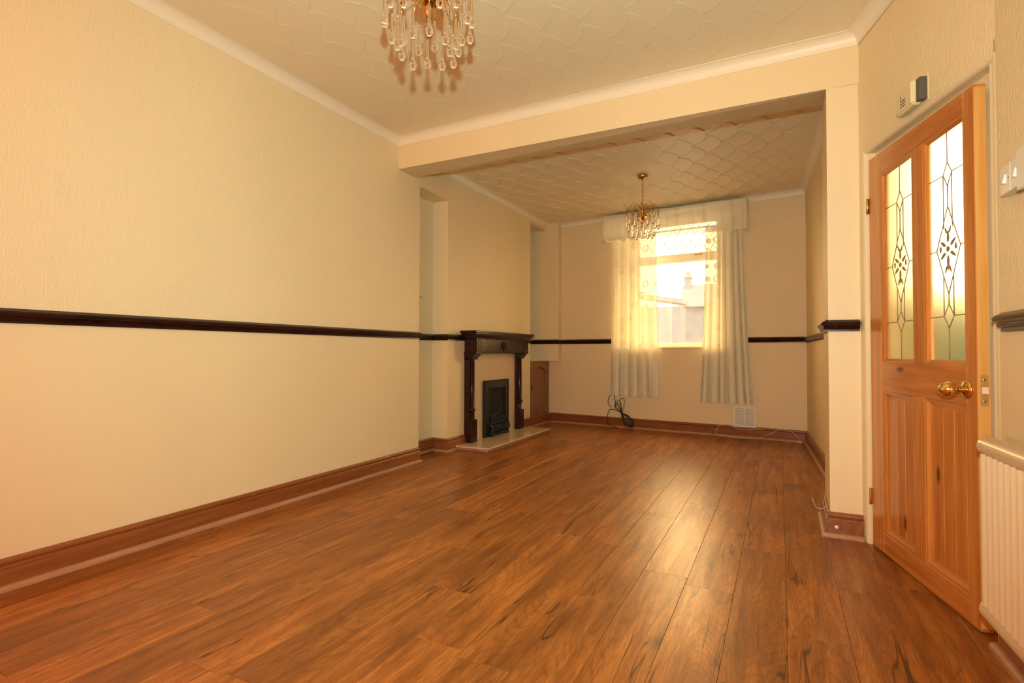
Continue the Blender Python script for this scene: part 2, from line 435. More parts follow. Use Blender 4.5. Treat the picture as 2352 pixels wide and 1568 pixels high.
# ---- ceilings with combed fan plaster
def fan_grid(name, xl, xr, y0, y1, zfun, edge, res=.0075, strength=1.0, rings=None, label='', tilt=.0030, ridge=.0030):
    ny = int((y1-y0)/res)+1; nx = int((max(xr(y0), xr(y1))-min(xl(y0), xl(y1)))/res)+1
    Yv = np.linspace(y0, y1, ny); sv = np.linspace(0, 1, nx)
    XL = np.array([xl(y) for y in Yv]); XR = np.array([xr(y) for y in Yv])
    X = XL[:, None]+(XR-XL)[:, None]*sv[None, :]; Y = np.repeat(Yv[:, None], nx, 1)
    H = np.zeros_like(X); Cb = np.zeros_like(X)
    a1 = np.array((.098, .222)); a2 = np.array((-.145, .220)); O = np.array((-1.32, 2.87)); Rr = .232
    cs = []
    for i in range(-24, 25):
        for j in range(-24, 25):
            c = O+i*a1+j*a2-np.array((Rr, 0))
            if min(XL)-.3 < c[0] < max(XR)+.3 and y0-.3 < c[1] < y1+.3: cs.append(c)
    rs = np.random.RandomState(3)
    for c in sorted(cs, key=lambda c: -c[0]):
        c = c+rs.uniform(-.008, .008, 2); rr = Rr+rs.uniform(-.008, .006)
        ia = max(0, int((c[1]-rr-y0)/res)-1); ib = min(ny, int((c[1]+rr-y0)/res)+3)
        if ib <= ia: continue
        d = np.hypot(X[ia:ib]-c[0], Y[ia:ib]-c[1]); m = d < rr
        h = tilt*(d/rr)**2+ridge*np.exp(-((rr-d-.005)/.0036)**2)
        H[ia:ib][m] = h[m]; Cb[ia:ib][m] = d[m]
    ed = np.minimum.reduce([X-XL[:, None], XR[:, None]-X, Y-y0+9*(1-edge[2]), y1-Y])
    wgt = np.clip((ed-edge[0])/edge[1], 0, 1); wgt = wgt*wgt*(3-2*wgt)
    H = .003+(H-.003)*wgt
    if rings is not None:
        d = np.hypot(X-rings[0], Y-rings[1]); th = np.arctan2(Y-rings[1], X-rings[0])
        d2 = d+.006*np.cos(th*14)*(d/.3)
        rr = .0035*np.abs(np.sin(d2*math.pi/.034))
        m = d < .34
        H[m] = (.002+rr)[m]; Cb[m] = 0
    Z = zfun(X, Y)-H*strength
    me = bpy.data.meshes.new(name); n = nx*ny
    me.vertices.add(n); me.vertices.foreach_set('co', np.stack([X, Y, Z], -1).astype(np.float32).ravel())
    idx = np.arange(n).reshape(ny, nx)
    q = np.stack([idx[:-1, :-1], idx[1:, :-1], idx[1:, 1:], idx[:-1, 1:]], -1).reshape(-1, 4)
    me.loops.add(q.size); me.loops.foreach_set('vertex_index', q.astype(np.int32).ravel())
    me.polygons.add(len(q)); me.polygons.foreach_set('loop_start', np.arange(0, q.size, 4, dtype=np.int32))
    me.polygons.foreach_set('use_smooth', np.ones(len(q), dtype=bool))
    me.update(calc_edges=True)
    at = me.attributes.new('comb', 'FLOAT', 'POINT'); at.data.foreach_set('value', Cb.astype(np.float32).ravel())
    return tag(link(name, me, 'artex'), label, 'ceiling', None, 'structure')
def xleft(y): return lerp(A0[0], A1[0], (y-A0[1])/(A1[1]-A0[1]))
def xright(y):
    if y > P1[1]: return lerp(P0[0], P1[0], (P0[1]-y)/(P0[1]-P1[1]))
    return lerp(P1[0], Q1[0], (P1[1]-y)/(P1[1]-Q1[1]))
def ybeam(x): return lerp(3.625, 3.375, (x+2.93)/(3.315))
fan_grid('ceiling', xleft, lambda y: xright(min(y, 3.375)), 1.15, 3.64, zc, (.16, .22, 0), .0068, .45, None, 'white plaster ceiling with combed fan swirls over the near room')
fan_grid('ceiling', lambda y: BX-.24, lambda y: lerp(F1[0], RR[0], (F1[1]-y)/(F1[1]-RR[1])), 3.79, 7.07, lambda X, Y: ZREAR+0*X, (.12, .2, 1), .0085, 1.35, (-1.249, 5.446), 'fan swirl plaster ceiling over the far room, rings round the lamp rose', .0075, .0008)
mb = MB(); mb.prism([(-2.83, -2.6), (.88, -2.6), (.72, 1.15), (-2.89, 1.15)], lambda x, y: zc(x, y)-.002, lambda x, y: zc(x, y)+.05)
struct(mb, 'ceiling', 'artex', 'plain front strip of the near ceiling over the camera', 'ceiling')
mb = MB().box(-3.4, 1.0, 3.66, 7.4, 2.83, 2.95)
struct(mb, 'ceiling', 'artex', 'slab above the far ceiling', 'ceiling')

# ---- walls
mb = MB(); two_tone(mb, [A0, (A0[0]-.22, A0[1]), (A1[0]-.21, A1[1]), A1], 2.95)
struct(mb, 'wall_left', ['paper', 'paper_low'], 'long cream textured wall left of the near room', 'wall')
mb = MB()
two_tone(mb, [(AX, 3.93), (AX, BY0), (AX-.15, BY0), (AX-.15, 3.93)], 2.505)                       # alcove back
mb.prism([(A1[0], 3.93), (BX, BY0), (AX-.15, BY0), (AX-.15, 3.93)], 2.505, 2.95, 0)              # over the alcove
struct(mb, 'wall_alcove', ['paper', 'paper_low'], 'recessed alcove wall between near wall and chimney breast', 'wall')
mb = MB(); two_tone(mb, [(BX, BY0), (BX, BY1), (BX-.45, BY1), (BX-.45, BY0)], 2.95)
struct(mb, 'wall_chimney_breast', ['paper', 'paper_low'], 'cream chimney breast above and around the dark fireplace', 'wall')
mb = MB()
mb.prism([(BX-.24, BY1), (BX-.24, 7.2), (BX-.40, 7.2), (BX-.40, BY1)], .870, 2.95, 0)            # far alcove back
mb.prism([(BX, BY1), (BX, 7.2), (BX-.24, 7.2), (BX-.24, BY1)], 2.715, 2.95, 0)                   # over the far alcove
mb.prism([(BX-.08, BY1), (BX-.08, 7.2), (BX-.40, 7.2), (BX-.40, BY1)], 0, .870, 1)
struct(mb, 'wall_far_alcove', ['paper', 'paper_low'], 'shallow alcove between chimney breast and far corner', 'wall')
mb = MB(); mb.prism([(BX-.25, 6.925), (-2.785, 6.925), (-2.775, 6.935), (-2.765, 7.05), (BX-.25, 7.10)], .868, ZREAR, 0)
struct(mb, 'wall_boxing', ['paper'], 'boxed-out wall section above the low cupboard in the far corner', 'wall')

# far wall with window opening, built in a frame along the wall
FA = math.atan2(F1[1]-F0[1], F1[0]-F0[0]); FL = math.hypot(F1[0]-F0[0], F1[1]-F0[1])
OW0, OW1, OZ0, OZ1 = .975, 2.345, 1.060, 2.68     # opening at the room face
IW0, IW1 = 1.195, 2.300                           # opening at the frame
WD = .24
mb = MB()
def fw_box(w0, w1, z0, z1, mi): mb.box(w0, w1, 0, .34, z0, z1, mi)
fw_box(-.5, OW0, 0, LOW, 1); fw_box(OW1, FL+.3, 0, LOW, 1); fw_box(OW0, OW1, 0, OZ0, 1)
fw_box(-.5, OW0, LOW, 2.95, 0); fw_box(OW1, FL+.3, LOW, 2.95, 0); fw_box(OW0, OW1, OZ1, 2.95, 0)
mb.prism([(OW0-.01, 0), (IW0, WD), (IW0, .34), (OW0-.01, .34)], OZ0, OZ1, 0)
mb.prism([(OW1+.01, 0), (OW1+.01, .34), (IW1, .34), (IW1, WD)], OZ0, OZ1, 0)
struct(mb, 'wall_far', ['paper', 'paper_low'], 'far cream wall around the curtained window', 'wall', loc=(F0[0], F0[1], 0), rot=(0, 0, FA))

mb = MB(); two_tone(mb, [F1, (F1[0]+.3, F1[1]+.1), (RR[0]+.3, RR[1]), RR], 2.95)
struct(mb, 'wall_right_rear', ['paper', 'paper_low'], 'right wall of the far room seen past the pier', 'wall')
mb = MB()
pier = [(PL, PY0), (P0[0]+.0, P0[1]), (P0[0]+.12, P0[1]+.02), (RR[0]+.12, RR[1]), (RR[0], RR[1]), (PL+.004, PY1)]
mb.prism(pier, 0, LOW, 1); mb.prism(pier, LOW, lambda x, y: 2.446 if x < .3 and y < 3.5 else 2.47, 0)
struct(mb, 'wall_pier', ['paper', 'paper_low'], 'short cream pier beside the pine door carrying the beam', 'wall')
# beam
mb = MB()
xa, xb = -2.93, .41
def bz(x, y): return lerp(2.566, 2.446, (x+2.93)/3.315)+(.075 if y > 3.6 and x > 0 else 0.0)
fr = [(xa-.03, ybeam(xa)+.0), (xb, ybeam(xb)-.010)]; bk = [(xb, 3.80), (xa-.03, 3.862)]
vs = [(*fr[0], 2.566), (*fr[1], 2.440), (*bk[0], 2.535), (*bk[1], 2.562), (*fr[0], 2.95), (*fr[1], 2.95), (*bk[0], 2.95), (*bk[1], 2.95)]
mb._a(vs, [(0, 1, 5, 4), (1, 2, 6, 5), (2, 3, 7, 6), (3, 0, 4, 7), (4, 5, 6, 7)], 0); mb._a(vs, [(3, 2, 1, 0)], 1)
struct(mb, 'wall_beam', ['paper_low', 'speckle'], 'deep cream beam spanning the opening between the two rooms', 'wall')

# angled door wall
DWA = math.atan2(P1[1]-P0[1], P1[0]-P0[0]); DWL = math.hypot(P1[0]-P0[0], P1[1]-P0[1])
S0, S1 = .062, 1.046; TZ0, TZ1 = 2.036, 1.996
TH = .13; rr = .020
mb = MB()
arc = lambda cx, cy, a, b: [(cx+rr*math.cos(a+(b-a)*i/6), cy+rr*math.sin(a+(b-a)*i/6)) for i in range(7)]
far_j = [(0, 0)]+arc(S0-rr, rr, -math.pi/2, 0)+[(S0, TH), (0, TH)]
near_j = arc(S1+rr, rr, math.pi, 1.5*math.pi)+[(DWL+.004, 0), (DWL+.03, TH), (S1, TH)]
for poly in (far_j, near_j):
    mb.prism(poly, 0, LOW, 1); mb.prism(poly, LOW, 2.06, 0)
prof = [(0, 2.75)]+[(rr-rr*math.cos(i*math.pi/12), rr-rr*math.sin(i*math.pi/12)) for i in range(7)]
# lintel with a rounded lower arris that drops slightly towards the near end
vs = []; 
for s_, tz in ((0.0, TZ0+.0025), (DWL+.004, TZ1)):
    vs += [(s_, 0, 2.95)]+[(s_, rr-rr*math.cos(i*math.pi/12), tz+rr-rr*math.sin(i*math.pi/12)) for i in range(7)]+[(s_, TH, tz), (s_, TH, 2.95)]
n = len(vs)//2
mb._a(vs, [tuple(range(n)), tuple(range(2*n-1, n-1, -1))]+[(i, n+i, n+(i+1) % n, (i+1) % n) for i in range(n)], 0)
struct(mb, 'wall_right_door', ['paper', 'paper_low'], 'angled cream wall holding the pine door', 'wall', loc=(P0[0], P0[1], 0), rot=(0, 0, DWA))
# near right wall
RA = math.atan2(Q1[1]-P1[1], Q1[0]-P1[0]); RL = math.hypot(Q1[0]-P1[0], Q1[1]-P1[1])
mb = MB(); poly = [(0, 0), (RL+.1, 0), (RL+.1, .14), (.02, .14)]
mb.prism(poly, 0, LOW, 1); mb.prism(poly, LOW, 2.95, 0)
struct(mb, 'wall_right', ['paper', 'paper_low'], 'cream wall behind the radiator at the right edge', 'wall', loc=(P1[0], P1[1], 0), rot=(0, 0, RA))
# front wall behind the camera with its window
mb = MB()
mb.box(-3.1, -2.15, -2.80, -2.60, 0, 2.95); mb.box(.25, 1.2, -2.80, -2.60, 0, 2.95)
mb.box(-2.15, .25, -2.80, -2.60, 0, .80); mb.box(-2.15, .25, -2.80, -2.60, 2.60, 2.95)
struct(mb, 'wall_front', ['paper'], 'front wall with a wide window behind the photographer', 'wall')
mb = MB()
for x in (-2.15, -.98, .19): mb.box(x, x+.06, -2.76, -2.70, .80, 2.60)
mb.box(-2.15, .25, -2.76, -2.70, .80, .86); mb.box(-2.15, .25, -2.76, -2.70, 2.54, 2.60)
mb.box(-2.15, .25, -2.80, -2.77, .80, 2.60)  # opaque sheet added to shut the sky light out of this opening
struct(mb, 'window_2', 'upvc', 'white framed front window behind the photographer', 'window')

# hall behind the door
mb = MB()
HY = 4.6                                              # hall end with a tall daylight opening
mb.box(1.72, 1.82, 2.62, HY+.1, 0, 2.7); mb.box(.86, 1.72, 2.55, 2.62, 0, 2.7)
mb.box(.56, .62, 3.85, HY, 0, 2.7)
mb.box(.56, .95, HY, HY+.1, 0, 2.7); mb.box(.95, 1.72, HY, HY+.1, 0, 1.42)
mb.box(.56, 1.82, 2.55, HY+.1, 2.62, 2.7)
mb.box(.64, 1.72, 2.62, HY, -.01, .0, 1)
struct(mb, 'wall_hall', ['hall_wall', 'hall_floor'], 'pale hall walls glimpsed through the frosted door panes', 'wall')

# ---- cornices
def cove(c=.062):
    pr = [(0, -c-.004), (.004, -c-.004), (.005, -c+.004)]
    for i in range(1, 8):
        a = i/8*math.pi/2; pr.append((c-.004-(c-.009)*math.cos(a)+.0, -c+.004+(c-.009)*math.sin(a)))
    pr += [(c-.004, -.005), (c, -.004), (c, .006)]
    return pr
lw = [(xleft(-2.59), -2.59), (xleft(3.62), 3.622), (P0[0]-.001, ybeam(P0[0])-.009), (P1[0], P1[1]), (xright(-2.59), -2.59)]
mb = MB().sweep(lw, cove(), -1, zf=zc)
struct(mb, 'trim_1', 'cornice', 'white coved cornice round the near ceiling', 'cornice')
mb = MB().sweep([(BX, 3.84), (BX, 7.055), (F1[0], F1[1]), (RR[0], RR[1])], cove(), -1, zf=lambda x, y: ZREAR)
struct(mb, 'trim_2', 'cornice', 'coved cornice round the far ceiling above the curtains', 'cornice')

# ---- dado rails
def dado(z=1.107, s=1.0):
    p = [(0, .062), (.010, .062), (.016, .058), (.030, .050), (.036, .042), (.034, .034), (.024, .028), (.021, .024), (.025, .019), (.022, .014), (.012, .010), (.012, .0), (0, 0)]
    return [(o*s, z+h) for o, h in p]
dd = lambda *pts: MB().sweep(pts, dado(), -1)
struct(dd((xleft(-2.59), -2.59), A1), 'trim_3', 'mahogany', 'dark mahogany dado rail along the long left wall', 'dado rail')
struct(dd((AX, 3.94), (AX, BY0), (BX, BY0), (BX, 4.755)), 'trim_4', 'mahogany', 'dark dado rail stepping through the alcove to the mantelpiece', 'dado rail')
def fwp(w, v=0): return (F0[0]+w*math.cos(FA)+v*math.sin(FA), F0[1]+w*math.sin(FA)-v*math.cos(FA))
struct(dd((BX, 6.02), (BX, 6.405)), 'trim_5', 'mahogany', 'short dark dado rail just right of the mantelpiece', 'dado rail')
mb = MB().sweep([(BX-.24, BY1+.02), (BX-.24, 6.925), (-2.78, 6.925), (-2.766, 7.04), fwp(.965)], dado(), -1)
struct(mb, 'trim_6', 'mahogany', 'dark dado rail from far alcove to the left curtain', 'dado rail')
struct(dd(fwp(2.60), F1, (RR[0], RR[1]+.0)), 'trim_7', 'mahogany', 'dark dado rail right of the window turning onto the right wall', 'dado rail')
struct(dd((PL+.004, PY1-.03), (PL, PY0), (P0[0]-.004, P0[1])), 'trim_8', 'mahogany', 'dark dado rail wrapped round the pier by the door', 'dado rail')
mb = MB().sweep([(.045, 0), (4.9, 0)], [(o, z-.045) for o, z in dado()], -1)
struct(mb, 'trim_9', 'mahogany', 'dark dado rail above the radiator at the right edge', 'dado rail', loc=(P1[0], P1[1], 0), rot=(0, 0, RA))

# ---- skirting boards with quadrant beads
BASE = [(0, .130), (.007, .130), (.012, .127), (.017, .120), (.018, .112), (.014, .105), (.012, .102), (.019, .098), (.021, .094), (.021, 0), (0, 0)]
QUAD = [(.021, .024), (.026, .024)]+[(.026+.017*math.sin(i*math.pi/10), .007+.017*math.cos(i*math.pi/10)) for i in range(1, 6)]+[(.043, 0), (.021, 0)]
def skirt(name, label, path, mat='skirting', bead=True, side=-1):
    o = struct(MB().sweep(path, BASE, side), name, mat, label, 'skirting board')
    if bead:
        MB().sweep(path, QUAD, side).build('quadrant_bead', 'bead', o)
    return o
skirt('baseboard_left', 'varnished pine skirting along the long left wall', [(xleft(-2.59), -2.59), A1])
skirt('baseboard_alcove', 'pine skirting stepping through the alcove beside the hearth', [(AX, 3.94), (AX, BY0), (BX, BY0), (BX, 4.755)])
skirt('baseboard_cupboard', 'pine skirting below the low cupboard right of the hearth', [(BX, 6.03), (BX, 7.040)])
skirt('baseboard_far', 'pine skirting under the window and vent', [(BX+.02, 7.058), F1], 'skirting_x')
skirt('baseboard_right', 'pine skirting at the foot of the far right wall', [F1, RR])
bp = skirt('baseboard_pier', 'scuffed pine skirting wrapped round the pier', [(PL+.004, PY1-.02), (PL, PY0), (P0[0]+.003, P0[1]-.002)])
o = struct(MB().sweep([(.02, 0), (4.9, 0)], BASE, -1), 'baseboard_radiator', 'skirting_x', 'dark pine skirting under the radiator', 'skirting board', loc=(P1[0], P1[1], 0), rot=(0, 0, RA))
MB().sweep([(.0, 0), (4.9, 0)], QUAD, -1).build('quadrant_bead', 'bead', o)

# ---------------------------------------------------------------- rear window
win = thing('window_1', (F0[0], F0[1], 0), FA, 'white framed window with leaded toplight between sheer curtains', 'window', None, 'structure')
V0, V1 = WD, WD+.07
MID = 2.205
mb = MB(); fw_ = .055
mb.cbox(IW0, IW0+fw_, V0, V1, OZ0, OZ1, .006); mb.cbox(IW1-fw_, IW1, V0, V1, OZ0, OZ1, .006)
mb.cbox(IW0+fw_, IW1-fw_, V0, V1, OZ0, OZ0+fw_, .006); mb.cbox(IW0+fw_, IW1-fw_, V0, V1, OZ1-.03, OZ1, .006)
mb.build('frame', 'upvc', win)
mb = MB(); mb.cbox(IW0+fw_, IW1-fw_, V0-.005, V1, MID-.045, MID+.045, .006)
mb.cbox(IW0+fw_, IW1-fw_, V0+.01, V1-.012, MID+.045, MID+.062, .004)
mb.build('transom', 'upvc', win)
for z0, z1 in ((OZ0+fw_, MID-.045), (MID+.045, OZ1-.03)):
    MB().box(IW0+fw_, IW1-fw_, V0+.03, V0+.034, z0, z1).build('pane', 'pane', win)
mb = MB()                                             # diamond leading in the toplight
zl, zh = MID+.06, OZ1-.03; wl, wr = IW0+fw_, IW1-fw_; dx, dz = .112, .165
for sgn in (1, -1):
    for k in range(-8, 24):
        pts = []
        for i in range(0, 41):
            z = zl+(zh-zl)*i/40; w = wl+(k*dx)+sgn*(z-zl)*dx/dz
            if wl <= w <= wr: pts.append((w, V0+.028, z))
        if len(pts) > 1: mb.tube([pts[0], pts[-1]], .0042, 5)
tag(mb.build('diamond_leading', 'came', win), 'thin dark diamond leading')
mb = MB().cbox(OW0+.003, OW1-.003, -.012, WD, OZ0-.020, OZ0-.0005, .005); mb.build('sill', 'paint', win)
mb = MB().cbox(1.98, 2.05, V0-.022, V0-.005, MID+.028, MID+.040, .003); mb.cbox(2.055, 2.075, V0-.03, V0-.005, MID+.022, MID+.046, .004); mb.build('stay_latch', 'brass_dull', win)

# ---------------------------------------------------------------- curtains and pelmet
def curtain(name, label, w0a, w1a, w0b, w1b, zt, zb, folds, amp, seed, group):
    rs = random.Random(seed); nx, nz = 150, 46
    ph = [rs.uniform(-.7, .7) for _ in range(folds+2)]
    vs = []; fs = []
    for j in range(nz+1):
        t = j/nz; z = zt+(zb-zt)*t
        a0 = lerp(w0a, w0b, t**1.6); a1 = lerp(w1a, w1b, t**1.6)
        for i in range(nx+1):
            s_ = i/nx; q = s_*folds; kk = int(min(q, folds-1)); fr_ = q-kk
            p = lerp(ph[kk], ph[kk+1], fr_*fr_*(3-2*fr_))
            w = a0+(a1-a0)*s_+.010*math.sin(2*math.pi*q+p+1.0)*(.4+t)
            v = -.075-amp*(.65+.5*t)*math.sin(2*math.pi*q+p*1.5)-.003*math.sin(5*math.pi*q+3*t+p)
            vs.append((w, v, z+.006*math.sin(2*math.pi*q+p)*(t > .98)))
    m = nx+1
    for j in range(nz):
        for i in range(nx): fs.append((j*m+i, j*m+i+1, (j+1)*m+i+1, (j+1)*m+i))
    root = thing(name, (F0[0], F0[1], 0), FA, label, 'curtain', group)
    jh = nz-2
    b = MB(); b._a(vs, [f for k, f in enumerate(fs) if k//nx < jh], 0, True); b.build('sheer_panel', 'sheer', root)
    b = MB(); b._a(vs, [f for k, f in enumerate(fs) if k//nx >= jh], 0, True); b.build('hem', 'hem', root)
    b = MB()
    for i in (0, nx): b.tube([vs[j*m+i] for j in range(nz+1)], .0035, 5)
    b.build('side_hem', 'hem', root)
    return root
curtain('curtain', 'left sheer cream curtain hanging over the black cable bundle', .985, 1.570, .950, 1.598, 2.50, .425, 5, .034, 3, 'window curtains')
curtain('curtain', 'right sheer cream curtain flaring above the white wall vent', 2.185, 2.600, 2.100, 2.690, 2.50, .400, 6, .032, 8, 'window curtains')

pel = thing('curtain_pelmet', (F0[0], F0[1], 0), FA, 'gathered sheer cream pelmet frill across the top of the window', 'pelmet')
p0, p1 = .885, 2.660; PV = -.155
def pel_strip(path, n, zt, zb, wob, seed):
    rs = random.Random(seed); vs = []; fs = []; nz = 10
    ks = [(rs.uniform(18, 60), rs.uniform(0, 6.28), rs.uniform(.3, 1)) for _ in range(5)]
    L_ = [0]
    for a, b in zip(path, path[1:]): L_.append(L_[-1]+math.hypot(b[0]-a[0], b[1]-a[1]))
    for i in range(n+1):
        d = L_[-1]*i/n
        k = max(q for q in range(len(path)-1) if L_[q] <= d+1e-9); u = (d-L_[k])/(L_[k+1]-L_[k])
        w = lerp(path[k][0], path[k+1][0], u); v = lerp(path[k][1], path[k+1][1], u)
        nxv, nyv = (path[k+1][1]-path[k][1]), -(path[k+1][0]-path[k][0]); nl = math.hypot(nxv, nyv); nxv /= nl; nyv /= nl
        g = sum(a*math.sin(f*d+p) for f, p, a in ks)/3
        f2 = (w-p0)/(p1-p0)
        for j in range(nz+1):
            t = j/nz; z = lerp(zt(f2)+.004*math.sin(9*d+1), zb(f2)+.012*g+.006*math.sin(70*d), t)
            am = wob*(.25+.9*t)*g
            vs.append((w+nxv*am, v+nyv*am, z))
    for i in range(n):
        for j in range(nz): fs.append((i*11+j, i*11+j+1, (i+1)*11+j+1, (i+1)*11+j))
    b = MB(); b._a(vs, fs, 0, True); return b
zt = lambda f: lerp(2.796, 2.768, f); zb = lambda f: lerp(2.462, 2.402, f)
pel_strip([(p0+.05, -.005), (p0, PV+.02), (p0+.02, PV), (p1-.02, PV), (p1, PV+.02), (p1+.01, -.005)], 320, zt, zb, .034, 5).build('frill', 'pelmet', pel)
b = MB().box(p0+.03, p1-.03, -.14, -.002, 2.745, 2.757); b.build('pelmet_board', 'upvc', pel)
b = MB(); b.tube([(p0+.06, -.075, 2.515), (p1-.06, -.075, 2.505)], .009, 8); b.build('curtain_rail', 'upvc', pel)

# ---------------------------------------------------------------- chandeliers
def chandelier(label):
    root = thing('chandelier', (-1.249, 5.446, 2.814), 0, label, 'chandelier', 'teardrop chandeliers')
    MB().lathe([(0, 0), (.050, 0), (.052, -.006), (.052, -.026), (.046, -.034), (.014, -.040), (.010, -.046), (0, -.046)], 24).build('ceiling_rose', 'gilt', root)
    MB().tube([(0, 0, -.04), (0, 0, -.110)], .0042, 8).build('rod', 'gilt', root)
    lk = MB(); lk.tube([(.0085*math.cos(a), 0, .0145*math.sin(a)) for a in [2*math.pi*i/14 for i in range(14)]], .0022, 6, closed=True); lme = lk.mesh('chain_link')
    for i in range(9):
        link('chain_link', lme, 'gilt', root, (0, 0, -.122-i*.0235), (0, 0, (i % 2)*math.pi/2+.3))
    MB().tube([(.016*math.cos(a), 0, -.325+.016*math.sin(a)) for a in [2*math.pi*i/16 for i in range(16)]], .0026, 6, closed=True).build('hanging_loop', 'gilt', root)
    MB().lathe([(0, -.338), (.022, -.340), (.024, -.348), (.016, -.356), (.028, -.366), (.026, -.384), (.016, -.396), (.020, -.408), (.026, -.420), (.0, -.421)], 20).build('body', 'gilt', root)
    MB().lathe([(.0, -.405), (.040, -.412), (.060, -.424), (.062, -.432), (.050, -.440), (.030, -.444), (0, -.446)], 24).build('dish', 'brass', root)
    MB().lathe([(.0, -.444), (.019, -.444), (.019, -.490), (.015, -.494), (.015, -.506), (0, -.506)], 16).build('lamp_holder', 'gilt', root)
    bu = [(.012, -.505), (.013, -.512)]+[(.030*math.sin(a), -.548-.030*math.cos(a)*-1) for a in [math.pi*(.16+.84*i/12) for i in range(13)]]
    MB().lathe(bu, 18).build('light_bulb', 'bulb', root)
    # glass drop: tip at z = 0
    dp = [(0, 0), (.006, .0012), (.0108, .0055), (.0138, .0120), (.0145, .0175), (.0132, .0235), (.0102, .0300), (.0074, .0380), (.0056, .048), (.0048, .065), (.0044, .100), (.0036, .118), (0, .120)]
    dme = MB().lathe(dp, 14).mesh('glass_drop')
    def ring(n, r, zs, zp, ztop, tips, a0, rs):
        pts = [(rs, 0, zs), (rs+.010, 0, zs+.016), (lerp(rs, r, .30), 0, zp-.006), (lerp(rs, r, .52), 0, zp), (lerp(rs, r, .74), 0, zp-.006), (lerp(rs, r, .92), 0, zp-.026), (r, 0, zp-.052), (r, 0, ztop)]
        # smooth the path
        P = []
        for i in range(len(pts)-1):
            q0 = Vector(pts[max(i-1, 0)]); q1 = Vector(pts[i]); q2 = Vector(pts[i+1]); q3 = Vector(pts[min(i+2, len(pts)-1)])
            for t in (0, .34, .67):
                P.append(.5*((2*q1)+(-q0+q2)*t+(2*q0-5*q1+4*q2-q3)*t*t+(-q0+3*q1-3*q2+q3)*t**3))
        P.append(Vector(pts[-1]))
        ame = MB().tube(P, .0024, 5).mesh('arm')
        for i in range(n):
            a = a0+2*math.pi*i/n; dz = tips[i % len(tips)]
            link('arm', ame, 'gilt', root, (0, 0, dz), (0, 0, a))
            link('glass_drop', dme, 'glass', root, (r*math.cos(a), r*math.sin(a), ztop-.118+dz), (0, 0, a))
    ring(16, .163, -.372, -.318, -.432, (.012, -.012), .12, .022)
    ring(12, .113, -.416, -.388, -.524, (.006, -.010, 0), .30, .030)
    return root
ch1 = chandelier('small gilt chandelier with glass teardrops hanging before the far window')
ch2 = copy_tree(ch1)
ch2.location = (-1.168, 1.614, zc(-1.168, 1.614)-.004); ch2.rotation_euler = (0, 0, .35)
ch2['label'] = 'gilt chandelier with large clear teardrops cut by the top edge, shadow on near ceiling'

# ---------------------------------------------------------------- fireplace
sur = thing('fire_surround', (BX, 5.39, .045), 0, 'dark mahogany fire surround with shelf, carved frieze and half columns', 'fireplace')
# local: x out from breast, y along, z up (0 = hearth top)
yl, yr = -.725, .712
b = MB()
b.cbox(0, .200, yl, yr, 1.146, 1.168, .004)
b.cbox(0, .186, yl+.016, yr-.016, 1.132, 1.146, .003)
b.build('mantel_shelf', 'mahogany', sur)
b = MB().sweep([(0.001, yl+.060), (.150, yl+.060), (.150, yr-.060), (.001, yr-.060)], [(0, 1.085), (.006, 1.090), (.010, 1.104), (.022, 1.116), (.026, 1.132), (0, 1.132)], -1)
b.build('shelf_moulding', 'mahogany', sur)
fl0, fl1 = yl+.090, yr-.082
fb = MB(); fb.cbox(0, .140, fl0+.125, fl1-.125, .945, 1.110, .003); fz = fb.build('frieze', 'mahogany', sur)
for ya, yb_ in ((fl0, fl0+.128), (fl1-.128, fl1)):
    o = MB().cbox(0, .152, ya, yb_, .945, 1.110, .004).build('frieze_block', 'mahogany', sur)
    ym = (ya+yb_)/2
    MB().tube([(.153, ym+.030*math.cos(a), 1.028+.056*math.sin(a)) for a in [2*math.pi*i/28 for i in range(28)]], .0035, 6, closed=True).build('oval_bead', 'mahogany', o)
b = MB()                                              # carved sunburst fan in the middle of the frieze
for i in range(9):
    a = math.pi*(.04+.92*i/8); c0 = Vector((.140, .0-.006, .965))
    d = Vector((0, math.cos(a), math.sin(a)))
    b.tube([c0+d*.012, c0+d*.05, c0+d*.095, c0+d*.110], [.002, .006, .008, .002], 6)
b.lathe([(.016, 0), (.013, .006), (0, .010)], 12, (.140, -.006, .962), 'x')
b.build('carved_fan', 'mahogany', fz)
b = MB()                                              # shaped lower edge of the frieze
b.cbox(.100, .146, fl0+.120, fl1-.120, .936, .948, .003); b.build('frieze_bead', 'mahogany', fz)
for ya, sg in ((fl0, 1), (fl1-.118, -1)):
    leg = MB(); leg.cbox(0, .060, ya, ya+.118, .0, .945, .003)
    L1 = leg.build('leg', 'mahogany', sur)
    MB().cbox(0, .092, ya-.002, ya+.120, 0, .235, .004).build('plinth_block', 'mahogany', L1)
    ym = ya+.059
    pr = [(.0, .300), (.012, .300), (.020, .312), (.036, .330), (.040, .342), (.034, .354), (.026, .360), (.027, .60), (.025, .838), (.030, .846), (.030, .852), (.026, .858), (.030, .870), (.0, .872)]
    MB().lathe(pr, 20, (.060, ym, 0), 'z').build('half_column', 'mahogany', L1)
    # capital stepping out to carry the frieze
    b = MB()
    for k, (d, h0, h1) in enumerate(((.098, .868, .884), (.108, .884, .902), (.124, .902, .922), (.148, .922, .946))):
        b.cbox(0, d, ya-.004*k, ya+.118+.004*k, h0, h1, .003)
    b.build('capital', 'mahogany', L1)
MB().box(.001, .022, fl0+.10, fl1-.10, 0, .945).build('back_panel', 'back_panel', sur)

hea = thing('hearth', (BX, 5.345, 0), 0, 'low cream marble hearth slab in front of the fire', 'hearth')
MB().cbox(.045, .385, -.765, .775, 0, .026, .003).build('base_slab', 'bead', hea)
MB().cbox(.0, .400, -.780, .790, .0255, .045, .005).build('top_slab', 'marble', hea)

